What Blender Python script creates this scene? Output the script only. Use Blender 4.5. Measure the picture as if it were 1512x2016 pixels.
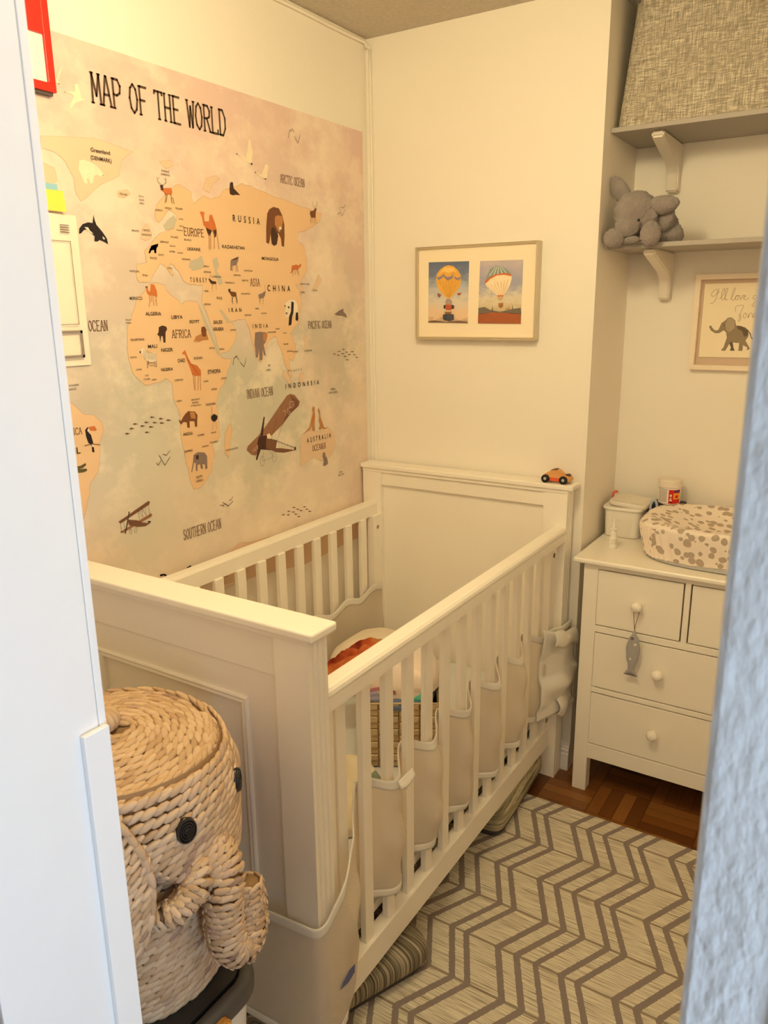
import bpy, bmesh, math, random
from mathutils import Vector, Matrix, noise
random.seed(7)
S = bpy.context.scene
for o in list(bpy.data.objects): bpy.data.objects.remove(o)
COL = S.collection
PI = math.pi

# ---------------------------------------------------------------- camera
CAM = Vector((1.5714, -2.3820, 1.5788)); YAW, PIT, ROL, FPX = -0.5683, -0.2554, -0.0115, 1521.2
_fw = Vector((math.sin(YAW)*math.cos(PIT), math.cos(YAW)*math.cos(PIT), math.sin(PIT)))
_r0 = Vector((math.cos(YAW), -math.sin(YAW), 0)); _u0 = _r0.cross(_fw)
_rt = _r0*math.cos(ROL) + _u0*math.sin(ROL); _up = -_r0*math.sin(ROL) + _u0*math.cos(ROL)
cd = bpy.data.cameras.new('camera'); cam = bpy.data.objects.new('camera', cd); COL.objects.link(cam)
cam.matrix_world = Matrix(((_rt.x, _up.x, -_fw.x, CAM.x), (_rt.y, _up.y, -_fw.y, CAM.y), (_rt.z, _up.z, -_fw.z, CAM.z), (0, 0, 0, 1)))
cd.sensor_fit = 'VERTICAL'; cd.sensor_height = 36.0; cd.lens = FPX/2016*36.0
cd.clip_start = 0.02; cd.clip_end = 30
cd.dof.use_dof = True; cd.dof.focus_distance = 2.3; cd.dof.aperture_fstop = 13.0
S.camera = cam

def at(u, v, ax, val):
    """point of the room on the plane ax = val that the survey photo shows at (u, v)"""
    d = _fw + _rt*((u-756)/FPX) - _up*((v-1008)/FPX)
    i = 'xyz'.index(ax)
    return CAM + d*((val-CAM[i])/d[i])

# ---------------------------------------------------------------- light
S.view_settings.view_transform = 'Standard'; S.view_settings.look = 'None'
S.view_settings.gamma = 1.0; S.view_settings.use_curve_mapping = False
S.cycles.diffuse_bounces = 10; S.cycles.max_bounces = 14
S.view_settings.exposure = 0.19
w = bpy.data.worlds.new('world'); S.world = w; w.use_nodes = True
w.node_tree.nodes['Background'].inputs[0].default_value = (0.8, 0.85, 1.0, 1)
w.node_tree.nodes['Background'].inputs[1].default_value = 0.03

def lamp(name, kind, loc, energy, color, **k):
    l = bpy.data.lights.new(name, kind); l.energy = energy; l.color = color
    for a, b in k.items(): setattr(l, a, b)
    o = bpy.data.objects.new(name, l); COL.objects.link(o); o.location = loc
    return o
lamp('ceiling_bulb', 'POINT', (0.88, -1.34, 2.28), 23.0, (1.0, 0.83, 0.465), shadow_soft_size=0.09)
win = lamp('hall_window_light', 'AREA', (2.50, -2.47, 0.95), 23.0, (0.57, 0.77, 1.0), shape='RECTANGLE', size=0.5, size_y=1.3)
win.rotation_euler = (Vector((0.9, -2.0, 1.3))-win.location).to_track_quat('-Z', 'Y').to_euler()
lamp('hall_warm_fill', 'POINT', (1.75, -3.40, 2.25), 7.0, (1.0, 0.90, 0.74), shadow_soft_size=0.25)  # added warm fill from the hall side, lifts slats and rug; no actual fixture
lamp('room_warm_fill', 'POINT', (1.46, -1.62, 2.25), 4.0, (1.0, 0.80, 0.48), shadow_soft_size=0.22)  # unseen extra fill near the door, brightens the outward crib faces

# ---------------------------------------------------------------- mesh helpers
def box(bm, lo, hi, bev=0.0, seg=2):
    lo, hi = Vector(lo), Vector(hi)
    vs = [bm.verts.new((x, y, z)) for x in (lo.x, hi.x) for y in (lo.y, hi.y) for z in (lo.z, hi.z)]
    F = [(0,1,3,2),(4,6,7,5),(0,4,5,1),(2,3,7,6),(0,2,6,4),(1,5,7,3)]
    fs = [bm.faces.new([vs[i] for i in f]) for f in F]
    if bev > 0:
        es = list({e for f in fs for e in f.edges})
        bmesh.ops.bevel(bm, geom=es, offset=bev, segments=seg, affect='EDGES', profile=0.5)
def prism(bm, pts, d, bev=0):
    """closed polygon (3-D points) swept by vector d"""
    a = [bm.verts.new(p) for p in pts]; b = [bm.verts.new(Vector(p)+Vector(d)) for p in pts]
    n = len(pts); fs = [bm.faces.new(a[::-1]), bm.faces.new(b)]
    for i in range(n): fs.append(bm.faces.new((a[i], a[(i+1) % n], b[(i+1) % n], b[i])))
    bmesh.ops.recalc_face_normals(bm, faces=fs)
    if bev: bmesh.ops.bevel(bm, geom=list({e for f in fs for e in f.edges}), offset=bev, segments=2, affect='EDGES')
def frames(path):
    P = [Vector(p) for p in path]; out = []; up = None
    for i, p in enumerate(P):
        t = (P[min(i+1, len(P)-1)]-P[max(i-1, 0)]).normalized()
        if up is None: up = Vector((0, 0, 1)) if abs(t.z) < .9 else Vector((1, 0, 0))
        s = t.cross(up)
        if s.length < 1e-6: s = Vector((1, 0, 0))
        s.normalize(); up = s.cross(t).normalized(); out.append((p, t, s, up))
    return out
def tube(bm, path, r, n=10, cap=True, flat=1.0):
    rs = r if isinstance(r, (list, tuple)) else [r]*len(path); rings = []
    for (p, t, s, u), q in zip(frames(path), rs):
        rings.append([bm.verts.new(p+s*math.cos(2*PI*k/n)*q+u*math.sin(2*PI*k/n)*q*flat) for k in range(n)])
    for a, b in zip(rings, rings[1:]):
        for k in range(n): bm.faces.new((a[k], a[(k+1) % n], b[(k+1) % n], b[k]))
    if cap: bm.faces.new(rings[0][::-1]); bm.faces.new(rings[-1])
def lathe(bm, prof, c, n=28, axis='z', R=None, capped=True):
    c = Vector(c); rings = []
    for r, h in prof:
        ring = []
        for k in range(n):
            a = 2*PI*k/n
            v = {'z': Vector((r*math.cos(a), r*math.sin(a), h)), 'y': Vector((r*math.cos(a), h, r*math.sin(a))), 'x': Vector((h, r*math.cos(a), r*math.sin(a)))}[axis]
            if R is not None: v = R @ v
            ring.append(bm.verts.new(c+v))
        rings.append(ring)
    fs = []
    for a, b in zip(rings, rings[1:]):
        for k in range(n): fs.append(bm.faces.new((a[k], a[(k+1) % n], b[(k+1) % n], b[k])))
    if capped: fs.append(bm.faces.new(rings[0][::-1])); fs.append(bm.faces.new(rings[-1]))
    bmesh.ops.recalc_face_normals(bm, faces=fs)
def grid(bm, f, nu, nv, closed_u=False):
    g = [[bm.verts.new(f(i/(nu if closed_u else nu-1), j/(nv-1))) for j in range(nv)] for i in range(nu)]
    for i in range(nu if closed_u else nu-1):
        for j in range(nv-1): bm.faces.new((g[i][j], g[(i+1) % nu][j], g[(i+1) % nu][j+1], g[i][j+1]))
    return g
def ball(bm, c, r, sc=(1, 1, 1), R=None, nu=16, nv=12, f=None):
    def P(a, b):
        th = 2*PI*a; ph = PI*(b*0.998+0.001)
        d = Vector((math.sin(ph)*math.cos(th), math.sin(ph)*math.sin(th), -math.cos(ph)))
        q = 1.0 if f is None else f(d)
        v = Vector((d.x*sc[0], d.y*sc[1], d.z*sc[2]))*r*q
        if R is not None: v = R @ v
        return Vector(c)+v
    grid(bm, P, nu, nv, True)
def solid(bm, th):
    """give a sheet its thickness"""
    bmesh.ops.recalc_face_normals(bm, faces=bm.faces[:])
    r = bmesh.ops.solidify(bm, geom=bm.faces[:], thickness=th)
def link(name, bm, mat, org=Vector((0, 0, 0)), parent=None, smooth=False, auto=None):
    bmesh.ops.recalc_face_normals(bm, faces=bm.faces[:])
    me = bpy.data.meshes.new(name)
    for v in bm.verts: v.co -= org
    bm.to_mesh(me); bm.free()
    for m in (mat if isinstance(mat, (list, tuple)) else [mat]): me.materials.append(m)
    if smooth:
        for p in me.polygons: p.use_smooth = True
        if auto: me.set_sharp_from_angle(angle=math.radians(auto))
    o = bpy.data.objects.new(name, me); COL.objects.link(o)
    if parent is None: o.location = org
    else: o.parent = parent
    return o
def tag(o, label, cat, group=None, kind=None):
    if label: o['label'] = label
    if cat: o['category'] = cat
    if group: o['group'] = group
    if kind: o['kind'] = kind
    return o
class Thing:
    def __init__(s, name, org, label, cat, group=None):
        s.org = Vector(org); s.root = bpy.data.objects.new(name, None); COL.objects.link(s.root)
        s.root.empty_display_size = .05; s.root.location = s.org; tag(s.root, label, cat, group)
    def part(s, name, bm, mat, parent=None, smooth=False, auto=None, label=None, kind=None):
        o = link(name, bm, mat, s.org, parent or s.root, smooth, auto)
        if label: o['label'] = label
        if kind: o['kind'] = kind
        return o
def single(name, bm, mat, org, label, cat, group=None, smooth=False, auto=None, kind=None):
    return tag(link(name, bm, mat, Vector(org), None, smooth, auto), label, cat, group, kind)
def struct(name, bm, mat, smooth=False):
    return tag(link(name, bm, mat, Vector((0, 0, 0)), None, smooth), None, None, None, 'structure')
B = bmesh.new

# ---------------------------------------------------------------- material helpers
class N:
    """small wrapper to write node trees"""
    def __init__(s, name, rough=0.5, spec=0.5):
        s.m = bpy.data.materials.new(name); s.m.use_nodes = True; s.t = s.m.node_tree
        s.b = s.t.nodes['Principled BSDF']; s.b.inputs['Roughness'].default_value = rough
        s.b.inputs['Specular IOR Level'].default_value = spec
        s.tc = s.t.nodes.new('ShaderNodeTexCoord').outputs['Object']
    def set(s, inp, v):
        if isinstance(v, bpy.types.NodeSocket): s.t.links.new(v, inp)
        else: inp.default_value = v
    def n(s, kind, out=0, props=None, **k):
        nd = s.t.nodes.new('ShaderNode'+kind)
        for a, b in (props or {}).items(): setattr(nd, a, b)
        for a, b in k.items():
            key = int(a[1:]) if a[0] == '_' else a.replace('_', ' ')
            s.set(nd.inputs[key], b)
        return nd.outputs[out]
    def M(s, op, a, b=0.0, c=None):
        k = dict(_0=a, _1=b)
        if c is not None: k['_2'] = c
        return s.n('Math', props={'operation': op}, **k)
    def xyz(s, v=None):
        nd = s.t.nodes.new('ShaderNodeSeparateXYZ'); s.set(nd.inputs[0], v or s.tc); return nd.outputs[0], nd.outputs[1], nd.outputs[2]
    def comb(s, x, y, z=0.0): return s.n('CombineXYZ', _0=x, _1=y, _2=z)
    def scale(s, sc, rot=(0, 0, 0), loc=(0, 0, 0), v=None): return s.n('Mapping', Vector=v or s.tc, Scale=sc, Rotation=rot, Location=loc)
    def noise(s, scale=5, det=3, rough=.5, v=None, out=0): return s.n('TexNoise', out, Vector=v or s.tc, Scale=scale, Detail=det, Roughness=rough)
    def ramp(s, fac, stops, interp='LINEAR'):
        nd = s.t.nodes.new('ShaderNodeValToRGB'); s.set(nd.inputs[0], fac); cr = nd.color_ramp; cr.interpolation = interp
        while len(cr.elements) < len(stops): cr.elements.new(0.5)
        for e, (p, c) in zip(cr.elements, stops): e.position = p; e.color = (*c, 1) if len(c) == 3 else c
        return nd.outputs[0]
    def mix(s, f, a, b):
        nd = s.t.nodes.new('ShaderNodeMix'); nd.data_type = 'RGBA'; s.set(nd.inputs[0], f)
        for i, v in ((6, a), (7, b)): s.set(nd.inputs[i], v if isinstance(v, bpy.types.NodeSocket) else (*v, 1))
        return nd.outputs[2]
    def color(s, c): s.set(s.b.inputs['Base Color'], c if isinstance(c, bpy.types.NodeSocket) else (*c, 1)); return s
    def bump(s, h, dist=0.001, st=1.0):
        s.set(s.b.inputs['Normal'], s.n('Bump', Height=h, Distance=dist, Strength=st)); return s
def rgb(r, g, b):
    f = lambda c: (c/255/12.92 if c/255 <= .04045 else ((c/255+.055)/1.055)**2.4)
    return (f(r), f(g), f(b))
def plain(name, c, rough=.5, spec=.4, var=.04, nscale=18, bump=0.0, metal=0.0):
    m = N(name, rough, spec); a = tuple(max(0, x*(1-var)) for x in c); b = tuple(min(1, x*(1+var)) for x in c)
    f = m.noise(nscale, 3)
    m.color(m.mix(f, a, b))
    if bump: m.bump(m.noise(nscale*12, 2), bump)
    m.b.inputs['Metallic'].default_value = metal
    return m.m
def cloth(name, c, scale=900, rough=.9, var=.06, dist=.0006):
    m = N(name, rough, .15); f = m.noise(9, 3)
    m.color(m.mix(f, tuple(x*(1-var) for x in c), tuple(min(1, x*(1+var)) for x in c)))
    x, y, z = m.xyz(); w1 = m.M('SINE', m.M('MULTIPLY', m.M('ADD', x, y), scale*4)); w2 = m.M('SINE', m.M('MULTIPLY', m.M('ADD', z, m.M('MULTIPLY', x, .3)), scale*4))
    m.bump(m.M('ADD', m.M('MULTIPLY', w1, w2), m.noise(40, 3)), dist, .6)
    return m.m
# ================================================================ the room
XW, YA, H, ZC = 0.8135, 0.3454, 2.4415, 2.4415
def wallmat(name, c, tex=1.0, stretch=(1, 1, 1)):
    m = N(name, .55, .3); v = m.scale(stretch)
    m.color(m.mix(m.noise(1.3, 2), tuple(x*.97 for x in c), c))
    m.bump(m.M('ADD', m.noise(26, 4, v=v), m.M('MULTIPLY', m.noise(130, 2, v=v), .3)), .0016*tex, .5)
    return m.m
WALL = wallmat('warm_white_wall_paint', (.87, .825, .75))
HALL = wallmat('hall_wall_paint', (.80, .79, .77))
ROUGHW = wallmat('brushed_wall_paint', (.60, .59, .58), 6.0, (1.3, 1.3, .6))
TRIM = plain('white_gloss_trim', (.82, .80, .78), .3, .5, .02)
m = N('popcorn_ceiling', .9, .1); m.color(m.mix(m.noise(90, 3), (.50, .45, .38), (.68, .62, .54)))
m.bump(m.noise(75, 5, .6), .008, .9); CEIL = m.m

# parquet: squares of four strips, direction alternating
m = N('oak_parquet', .28, .5); x, y, z = m.xyz(); s = .165
cx, cy = m.M('FLOOR', m.M('DIVIDE', m.M('ADD', x, .05), s)), m.M('FLOOR', m.M('DIVIDE', m.M('ADD', y, .035), s))
fx, fy = m.M('FRACT', m.M('DIVIDE', m.M('ADD', x, .05), s)), m.M('FRACT', m.M('DIVIDE', m.M('ADD', y, .035), s))
par = m.M('ROUND', m.M('ABSOLUTE', m.M('MODULO', m.M('ADD', cx, cy), 2.0)))
inv = m.M('SUBTRACT', 1.0, par)
across = m.M('ADD', m.M('MULTIPLY', fx, par), m.M('MULTIPLY', fy, inv)); along = m.M('ADD', m.M('MULTIPLY', fy, par), m.M('MULTIPLY', fx, inv))
st = m.M('FLOOR', m.M('MULTIPLY', across, 4.0)); sf = m.M('FRACT', m.M('MULTIPLY', across, 4.0))
rnd = m.n('TexWhiteNoise', 0, Vector=m.comb(cx, cy, st))
grain = m.noise(30, 4, .6, v=m.comb(m.M('MULTIPLY', across, 6.0), m.M('MULTIPLY', along, .5), rnd))
base = m.ramp(rnd, [(0, rgb(112, 68, 30)), (.5, rgb(146, 92, 42)), (1, rgb(176, 118, 60))])
colr = m.mix(m.M('MULTIPLY', grain, .75), base, rgb(58, 28, 9))
edge = m.M('MAXIMUM', m.M('LESS_THAN', m.M('PINGPONG', sf, .5), .03), m.M('LESS_THAN', m.M('PINGPONG', along, .5), .012))
m.color(m.mix(m.M('MULTIPLY', edge, .6), colr, rgb(50, 24, 10))); m.bump(m.M('SUBTRACT', m.M('MULTIPLY', grain, .3), edge), .0008, .5)
PARQ = m.m

XR, YN0, YN1, YH = 1.86, -1.871, -2.01, -3.9      # right wall, near wall faces, hall end
XJ, XK = 0.855, 1.522                              # door opening
bm = B(); box(bm, (-.12, YN1, 0), (0, YA+.12, H)); struct('wall_left', bm, WALL)
bm = B(); box(bm, (0, 0, 0), (XW, YA+.12, H)); struct('wall_back', bm, WALL)
bm = B(); box(bm, (XW, YA, 0), (XR, YA+.12, H)); struct('wall_alcove', bm, WALL)
bm = B(); box(bm, (XR, YN0, 0), (XR+.12, YA+.12, H)); struct('wall_right', bm, WALL)
bm = B(); box(bm, (0, YN1, 0), (XJ-.006, YN0, H), .002); struct('wall_front_left', bm, HALL)
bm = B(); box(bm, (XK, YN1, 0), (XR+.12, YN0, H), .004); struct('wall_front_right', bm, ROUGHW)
bm = B(); box(bm, (XJ-.006, YN1, 2.06), (XK, YN0, H)); struct('wall_front_header', bm, HALL)
bm = B(); box(bm, (-.6, YH-.1, -.12), (3.3, YA+.12, 0)); struct('floor', bm, PARQ)
bm = B(); box(bm, (-.6, YH-.1, H), (3.3, YA+.12, H+.1)); struct('ceiling', bm, CEIL)
bm = B(); box(bm, (-.6, YH-.1, 0), (3.3, YH, H)); struct('wall_hall_end', bm, HALL)
bm = B(); box(bm, (-.7, YH, 0), (-.6, YN1, H)); box(bm, (-.6, YN1, 0), (-.12, YN1+.1, H)); struct('wall_hall_left', bm, HALL)
bm = B(); box(bm, (3.3, YH, 0), (3.4, YN1, H)); box(bm, (XR+.12, YN1, 0), (3.3, YN1+.1, H)); struct('wall_hall_right', bm, HALL)
# door lining: the jamb board, its inner stop, and the low batten
bm = B(); box(bm, (XJ-.006, YN1-.03, 0), (XJ+.0, YN0-.0105, 2.06), .001); struct('trim_1', bm, TRIM)
bm = B(); box(bm, (XJ-.006, YN0-.0098, 0), (XJ+.0005, YN0, 2.06), .001); struct('trim_2', bm, TRIM)
bm = B(); box(bm, (XJ+.0006, -1.908, 0), (XJ+.0085, -1.8735, 1.115), .0010); struct('trim_3', bm, TRIM)
bm = B(); box(bm, (1.566, YN1-.003, 0), (1.64, YN1, 1.62), .002); struct('trim_4', bm, TRIM)
# stepped baseboard
def baseboard(name, p0, p1, nrm):
    p0, p1, nrm = Vector(p0), Vector(p1), Vector(nrm); bm = B()
    prof = [(0, 0), (.014, 0), (.014, .062), (.011, .066), (.013, .071), (.013, .078), (.009, .082), (.010, .088), (.006, .092), (.004, .100), (0, .104)]
    prism(bm, [p0+nrm*a+Vector((0, 0, b)) for a, b in prof], p1-p0); struct(name, bm, TRIM)
baseboard('baseboard_back', (0, 0, 0), (XW, 0, 0), (0, -1, 0))
baseboard('baseboard_left', (0, YN0, 0), (0, -.015, 0), (1, 0, 0))
baseboard('baseboard_alcove', (XW, YA, 0), (XR, YA, 0), (0, -1, 0))
# thin painted cable tacked along the ceiling line and down the corner
CAB = plain('painted_cable', (.84, .79, .70), .4)
bm = B()
pts = [(.006, y, H-.012-.003*abs(math.sin(y*9))) for y in [-1.8+.1*i for i in range(18)]]+[(.008, -.02, H-.014), (.012, -.010, H-.03)]
tube(bm, pts, .0055, 8)
tube(bm, [(.020+.0015*math.sin(z*7), -.006, z) for z in [H-.03-.1*i for i in range(22)]], .0045, 8)
tube(bm, [(.008, -.02, H-.014), (.013, -.009, H-.024), (.020, -.006, H-.034)], .005, 8)
single('wall_cable', bm, CAB, (.01, -.02, H), 'thin white painted cable running along the ceiling line and down the corner', 'cable', smooth=True)
# ================================================================ world map mural on the left wall
MY0, MY1, MZ0, MZ1 = -1.80, -0.031, .778, 2.1577
m = N('mural_clouds', .62, .25); x, y, z = m.xyz()
n1 = m.noise(2.6, 8, .64, v=m.comb(0.0, y, m.M('MULTIPLY', z, 1.25))); n2 = m.noise(5.2, 8, .66, v=m.comb(3.0, m.M('ADD', y, 4.0), m.M('MULTIPLY', z, 1.2)))
n3 = m.noise(2.0, 3, .5, v=m.comb(9.0, y, z))
# top is pinkish sky, the middle sage grey, the bottom creamy cloud: the print's own colours
hz = m.M('ADD', m.M('DIVIDE', z, 1.38), m.M('MULTIPLY', m.M('SUBTRACT', n3, .5), .7))
sky = m.ramp(hz, [(0, rgb(232, 212, 198)), (.25, rgb(214, 206, 190)), (.48, rgb(198, 194, 178)), (.66, rgb(216, 200, 188)), (.85, rgb(224, 196, 186)), (1, rgb(222, 194, 188))])
cl = m.ramp(n1, [(.47, (0, 0, 0)), (.58, (1, 1, 1))]); cl2 = m.ramp(n2, [(.5, (0, 0, 0)), (.61, (1, 1, 1))])
c1 = m.mix(m.M('MULTIPLY', cl, .6), sky, rgb(238, 222, 204)); c2 = m.mix(m.M('MULTIPLY', cl2, .5), c1, rgb(246, 232, 214))
pk = m.ramp(m.noise(1.1, 3, .5, v=m.comb(20.0, y, z)), [(.5, (0, 0, 0)), (.7, (1, 1, 1))])
m.color(m.mix(m.M('MULTIPLY', pk, .45), c2, rgb(214, 180, 166)))
MURAL = m.m
m = N('mural_land', .62, .25); x, y, z = m.xyz()
m.color(m.mix(m.noise(3.5, 5, .6), rgb(226, 188, 148), rgb(236, 204, 166))); LAND = m.m
LANDP = plain('mural_pale_land', rgb(226, 198, 170), .62, .25)
mur = Thing('wall_mural', (0, (MY0+MY1)/2, MZ0), 'world map wall mural with animals and old aeroplanes covering the left wall', 'wall mural')
bm = B(); box(bm, (.0, MY0, MZ0), (.0015, MY1, MZ1)); mur.part('printed_sheet', bm, MURAL)
_inkc = {}
def ink(c):
    k = tuple(c)
    if k not in _inkc: _inkc[k] = plain('ink_%d_%d_%d' % k, rgb(*k), .62, .25, .10, 60)
    return _inkc[k]
def flat(bm, pts, x, mi=0):
    """polygon given in survey-photo pixels, laid flat on the left wall"""
    vs = [bm.verts.new((x, q.y, q.z)) for q in (at(u, v, 'x', 0) for u, v in pts)]
    f = bm.faces.new(vs); f.material_index = mi; return f
def line(bm, pts, wpx, x, mi=0):
    q = [Vector((0, p.y, p.z)) for p in (at(u, v, 'x', 0) for u, v in pts)]; w2 = wpx*.00085
    for a, b in zip(q, q[1:]):
        d = (b-a).normalized(); n = Vector((0, -d.z, d.y))*w2/2; e = d*w2*.3
        f = bm.faces.new([bm.verts.new((x, p.y, p.z)) for p in (a-e-n, b+e-n, b+e+n, a-e+n)]); f.material_index = mi
X1, X2, X3, X4 = .0021, .0025, .0030, .0034
C1 = lambda P: [(a/3.78, b/3.78) for a, b in P]
C2 = lambda P: [(60+a/3.78, 480+b/3.78) for a, b in P]
C3 = lambda P: [(380+a/4.2, 180+b/4.2) for a, b in P]
C4 = lambda P: [(380+a/4.2, 600+b/4.2) for a, b in P]
C5 = lambda P: [(90+a/3.688, 860+b/3.688) for a, b in P]
def rough(pts, amp=1.3, sub=3):
    out = []
    rr = random.Random(len(pts))
    for (a, b), (c, d) in zip(pts, pts[1:]+pts[:1]):
        for k in range(sub):
            t = k/sub; j = 0 if k == 0 else amp
            out.append((a+(c-a)*t+rr.uniform(-j, j), b+(d-b)*t+rr.uniform(-j, j)))
    return out
africa = C2([(880,300),(920,290),(1000,310),(1010,350),(1050,390),(1100,420),(1115,450),(1150,425),(1230,430),(1255,460),(1270,500),(1330,660),(1370,760),(1395,830),(1440,855),(1490,860),(1450,1000),(1400,1100),(1380,1200),(1400,1330),(1400,1440),(1350,1500),(1365,1570),(1350,1670),(1300,1770),(1260,1815),(1210,1830),(1180,1730),(1150,1600),(1115,1440),(1110,1290),(1062,1150),(1050,1035),(1000,1000),(960,1030),(850,1052),(760,970),(725,860),(715,640),(760,500),(790,400),(850,350)])
madag = C2([(1485,1335),(1495,1400),(1482,1550),(1465,1597),(1450,1570),(1440,1500),(1450,1400)])
asia = [(400,603),(412,635),(424,665),(431,697)]+C4([(290,380),(330,320),(350,280),(350,210),(310,140),(370,120),(430,120),(460,200),(490,330),(540,460),(560,480),(590,390),(610,320),(660,270),(680,260),(700,330),(740,420),(760,500),(800,600),(812,600),(800,540),(790,450),(820,460),(850,400),(830,300),(800,240),(830,190),(870,150)])+C3([(890,1720),(870,1640),(840,1600),(880,1600),(885,1690),(905,1650),(885,1570),(930,1500),(940,1400),(910,1280),(860,1230),(865,1160),(900,1160),(960,1130),(1040,1080),(1060,1010),(970,980),(850,940),(740,890),(640,860),(500,800),(400,760),(330,790),(240,820),(220,870),(150,890),(80,860),(0,930)])+C1([(1420,1430),(1330,1370),(1270,1400),(1160,1520),(1150,1620),(1180,1660),(1210,1620),(1250,1560),(1310,1600),(1290,1700),(1180,1740),(1130,1800),(1070,1870)])+C2([(860,140),(785,150),(785,250),(810,290),(880,285),(910,230),(960,150),(990,160),(1040,230),(1060,240),(1030,150),(1060,160),(1110,230),(1130,270),(1170,300),(1240,310),(1275,310),(1270,430)])
green = C1([(700,1030),(980,1130),(900,1190),(880,1310),(740,1380),(600,1500),(560,1440),(545,1330),(480,1200),(400,1130),(300,1100),(300,1010)])
samer = [(100,780)]+C2([(295,1180),(340,1220),(400,1270),(470,1275),(530,1330),(540,1400),(510,1480),(510,1600),(500,1700),(440,1780),(430,1890)])+[(171,990),(163,1023),(156,1040),(100,1040)]
austr = C4([(890,1075),(960,1040),(1040,1050),(1110,1010),(1160,1060),(1175,1150),(1150,1220),(1120,1260),(1060,1290),(1000,1260),(940,1300),(880,1340),(885,1200)])
for P in (africa, madag, asia, samer):
    bm = B(); Q = rough(P); flat(bm, Q, X1); line(bm, Q+Q[:1], .75, X1+.0001, 1); mur.part('printed_land', bm, [LAND, ink((186, 146, 112))])
for P in (green, C1([(300,1200),(400,1250),(420,1340),(380,1390),(300,1390)]), austr, [(278,452),(288,440),(296,455),(298,468),(285,474),(275,470)], [(230,376),(248,373),(256,382),(244,390),(232,388)],
          [(555,728),(562,731),(573,752),(569,758),(558,742)], [(588,735),(597,736),(598,748),(589,753)], [(626,540),(632,552),(622,568),(612,572),(620,556)], [(312,318),(335,316),(340,326),(325,332)],
          [(598,660),(604,664),(606,690),(600,684)], [(440,1097),(455,1083),(470,1069),(500,1065),(560,1050),(640,1030),(700,1012),(722,1020),(722,1050),(600,1110),(440,1150)],
          [(398,372),(405,350),(425,345),(432,352),(418,362),(412,380)]):
    bm = B(); Q = rough(P, .8); flat(bm, Q, X1); line(bm, Q+Q[:1], .6, X1+.0001, 1); mur.part('printed_land', bm, [LANDP, ink((198, 162, 132))], label='paler printed land')
SEA = plain('mural_sea', rgb(196, 188, 170), .62, .25)
for P in (C2([(1180,130),(1240,110),(1270,90),(1290,160),(1270,185),(1200,200),(1172,170)]), C2([(1350,120),(1385,100),(1400,160),(1380,200),(1430,290),(1400,310),(1375,240)]),
          C4([(215,40),(235,45),(285,110),(310,140),(280,150),(250,110)]), C2([(1245,455),(1262,475),(1330,640),(1380,760),(1395,830),(1375,800),(1335,690),(1290,600)]), C1([(1240,1640),(1290,1600),(1310,1640),(1285,1700),(1230,1712),(1210,1680)])):
    bm = B(); flat(bm, rough(P, .5), X2); mur.part('printed_sea', bm, SEA)

# hand-drawn capital letters for the display lettering (unit box, y up)
STK = {'A': [[(0,0),(.45,1),(.55,1),(1,0)],[(.22,.38),(.78,.38)]], 'C': [[(1,.8),(.75,1),(.3,1),(0,.7),(0,.3),(.3,0),(.75,0),(1,.22)]], 'D': [[(.1,0),(.1,1),(.6,1),(1,.7),(1,.3),(.6,0),(.1,0)]],
 'E': [[(1,1),(.1,1),(.1,0),(1,0)],[(.1,.52),(.75,.52)]], 'F': [[(1,1),(.1,1),(.1,0)],[(.1,.52),(.75,.52)]], 'G': [[(1,.8),(.7,1),(.3,1),(0,.7),(0,.3),(.3,0),(.8,0),(1,.4),(.6,.4)]], 'H': [[(.1,0),(.1,1)],[(.9,0),(.9,1)],[(.1,.5),(.9,.5)]],
 'I': [[(.5,0),(.5,1)]], 'L': [[(.1,1),(.1,0),(1,0),(1,.15)]], 'M': [[(0,0),(.08,1),(.5,.25),(.92,1),(1,0)]], 'N': [[(.1,0),(.1,1),(.9,0),(.9,1)]], 'O': [[(.5,1),(.15,.85),(0,.5),(.15,.15),(.5,0),(.85,.15),(1,.5),(.85,.85),(.5,1)]],
 'P': [[(.1,0),(.1,1),(.7,1),(1,.8),(.9,.55),(.5,.45),(.1,.48)]], 'R': [[(.1,0),(.1,1),(.7,1),(1,.8),(.9,.58),(.5,.5),(.1,.5)],[(.5,.5),(1,0)]], 'S': [[(.95,.8),(.7,1),(.3,1),(.05,.78),(.2,.58),(.8,.42),(.95,.22),(.7,0),(.3,0),(.05,.2)]],
 'T': [[(-.05,.9),(0,1),(1,1),(1.05,.9)],[(.5,1),(.5,0)]], 'U': [[(.1,1),(.1,.25),(.35,0),(.65,0),(.9,.25),(.9,1)]], 'W': [[(0,1),(.25,0),(.5,.8),(.75,0),(1,1)]]}
SERIF = {'A': [(0,0),(1,0)], 'D': [(.1,0),(.1,1)], 'E': [(.1,0),(.1,1)], 'F': [(.1,0),(.1,1)], 'H': [(.1,0),(.1,1),(.9,0),(.9,1)], 'I': [(.5,0),(.5,1)], 'L': [(.1,1),(.1,0)], 'M': [(0,0),(1,0),(.08,1),(.92,1)], 'N': [(.1,0),(.1,1),(.9,1)],
 'P': [(.1,0),(.1,1)], 'R': [(.1,0),(.1,1),(1,0)], 'T': [(.5,0)], 'U': [(.1,1),(.9,1)], 'W': [(0,1),(1,1)]}
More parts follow.
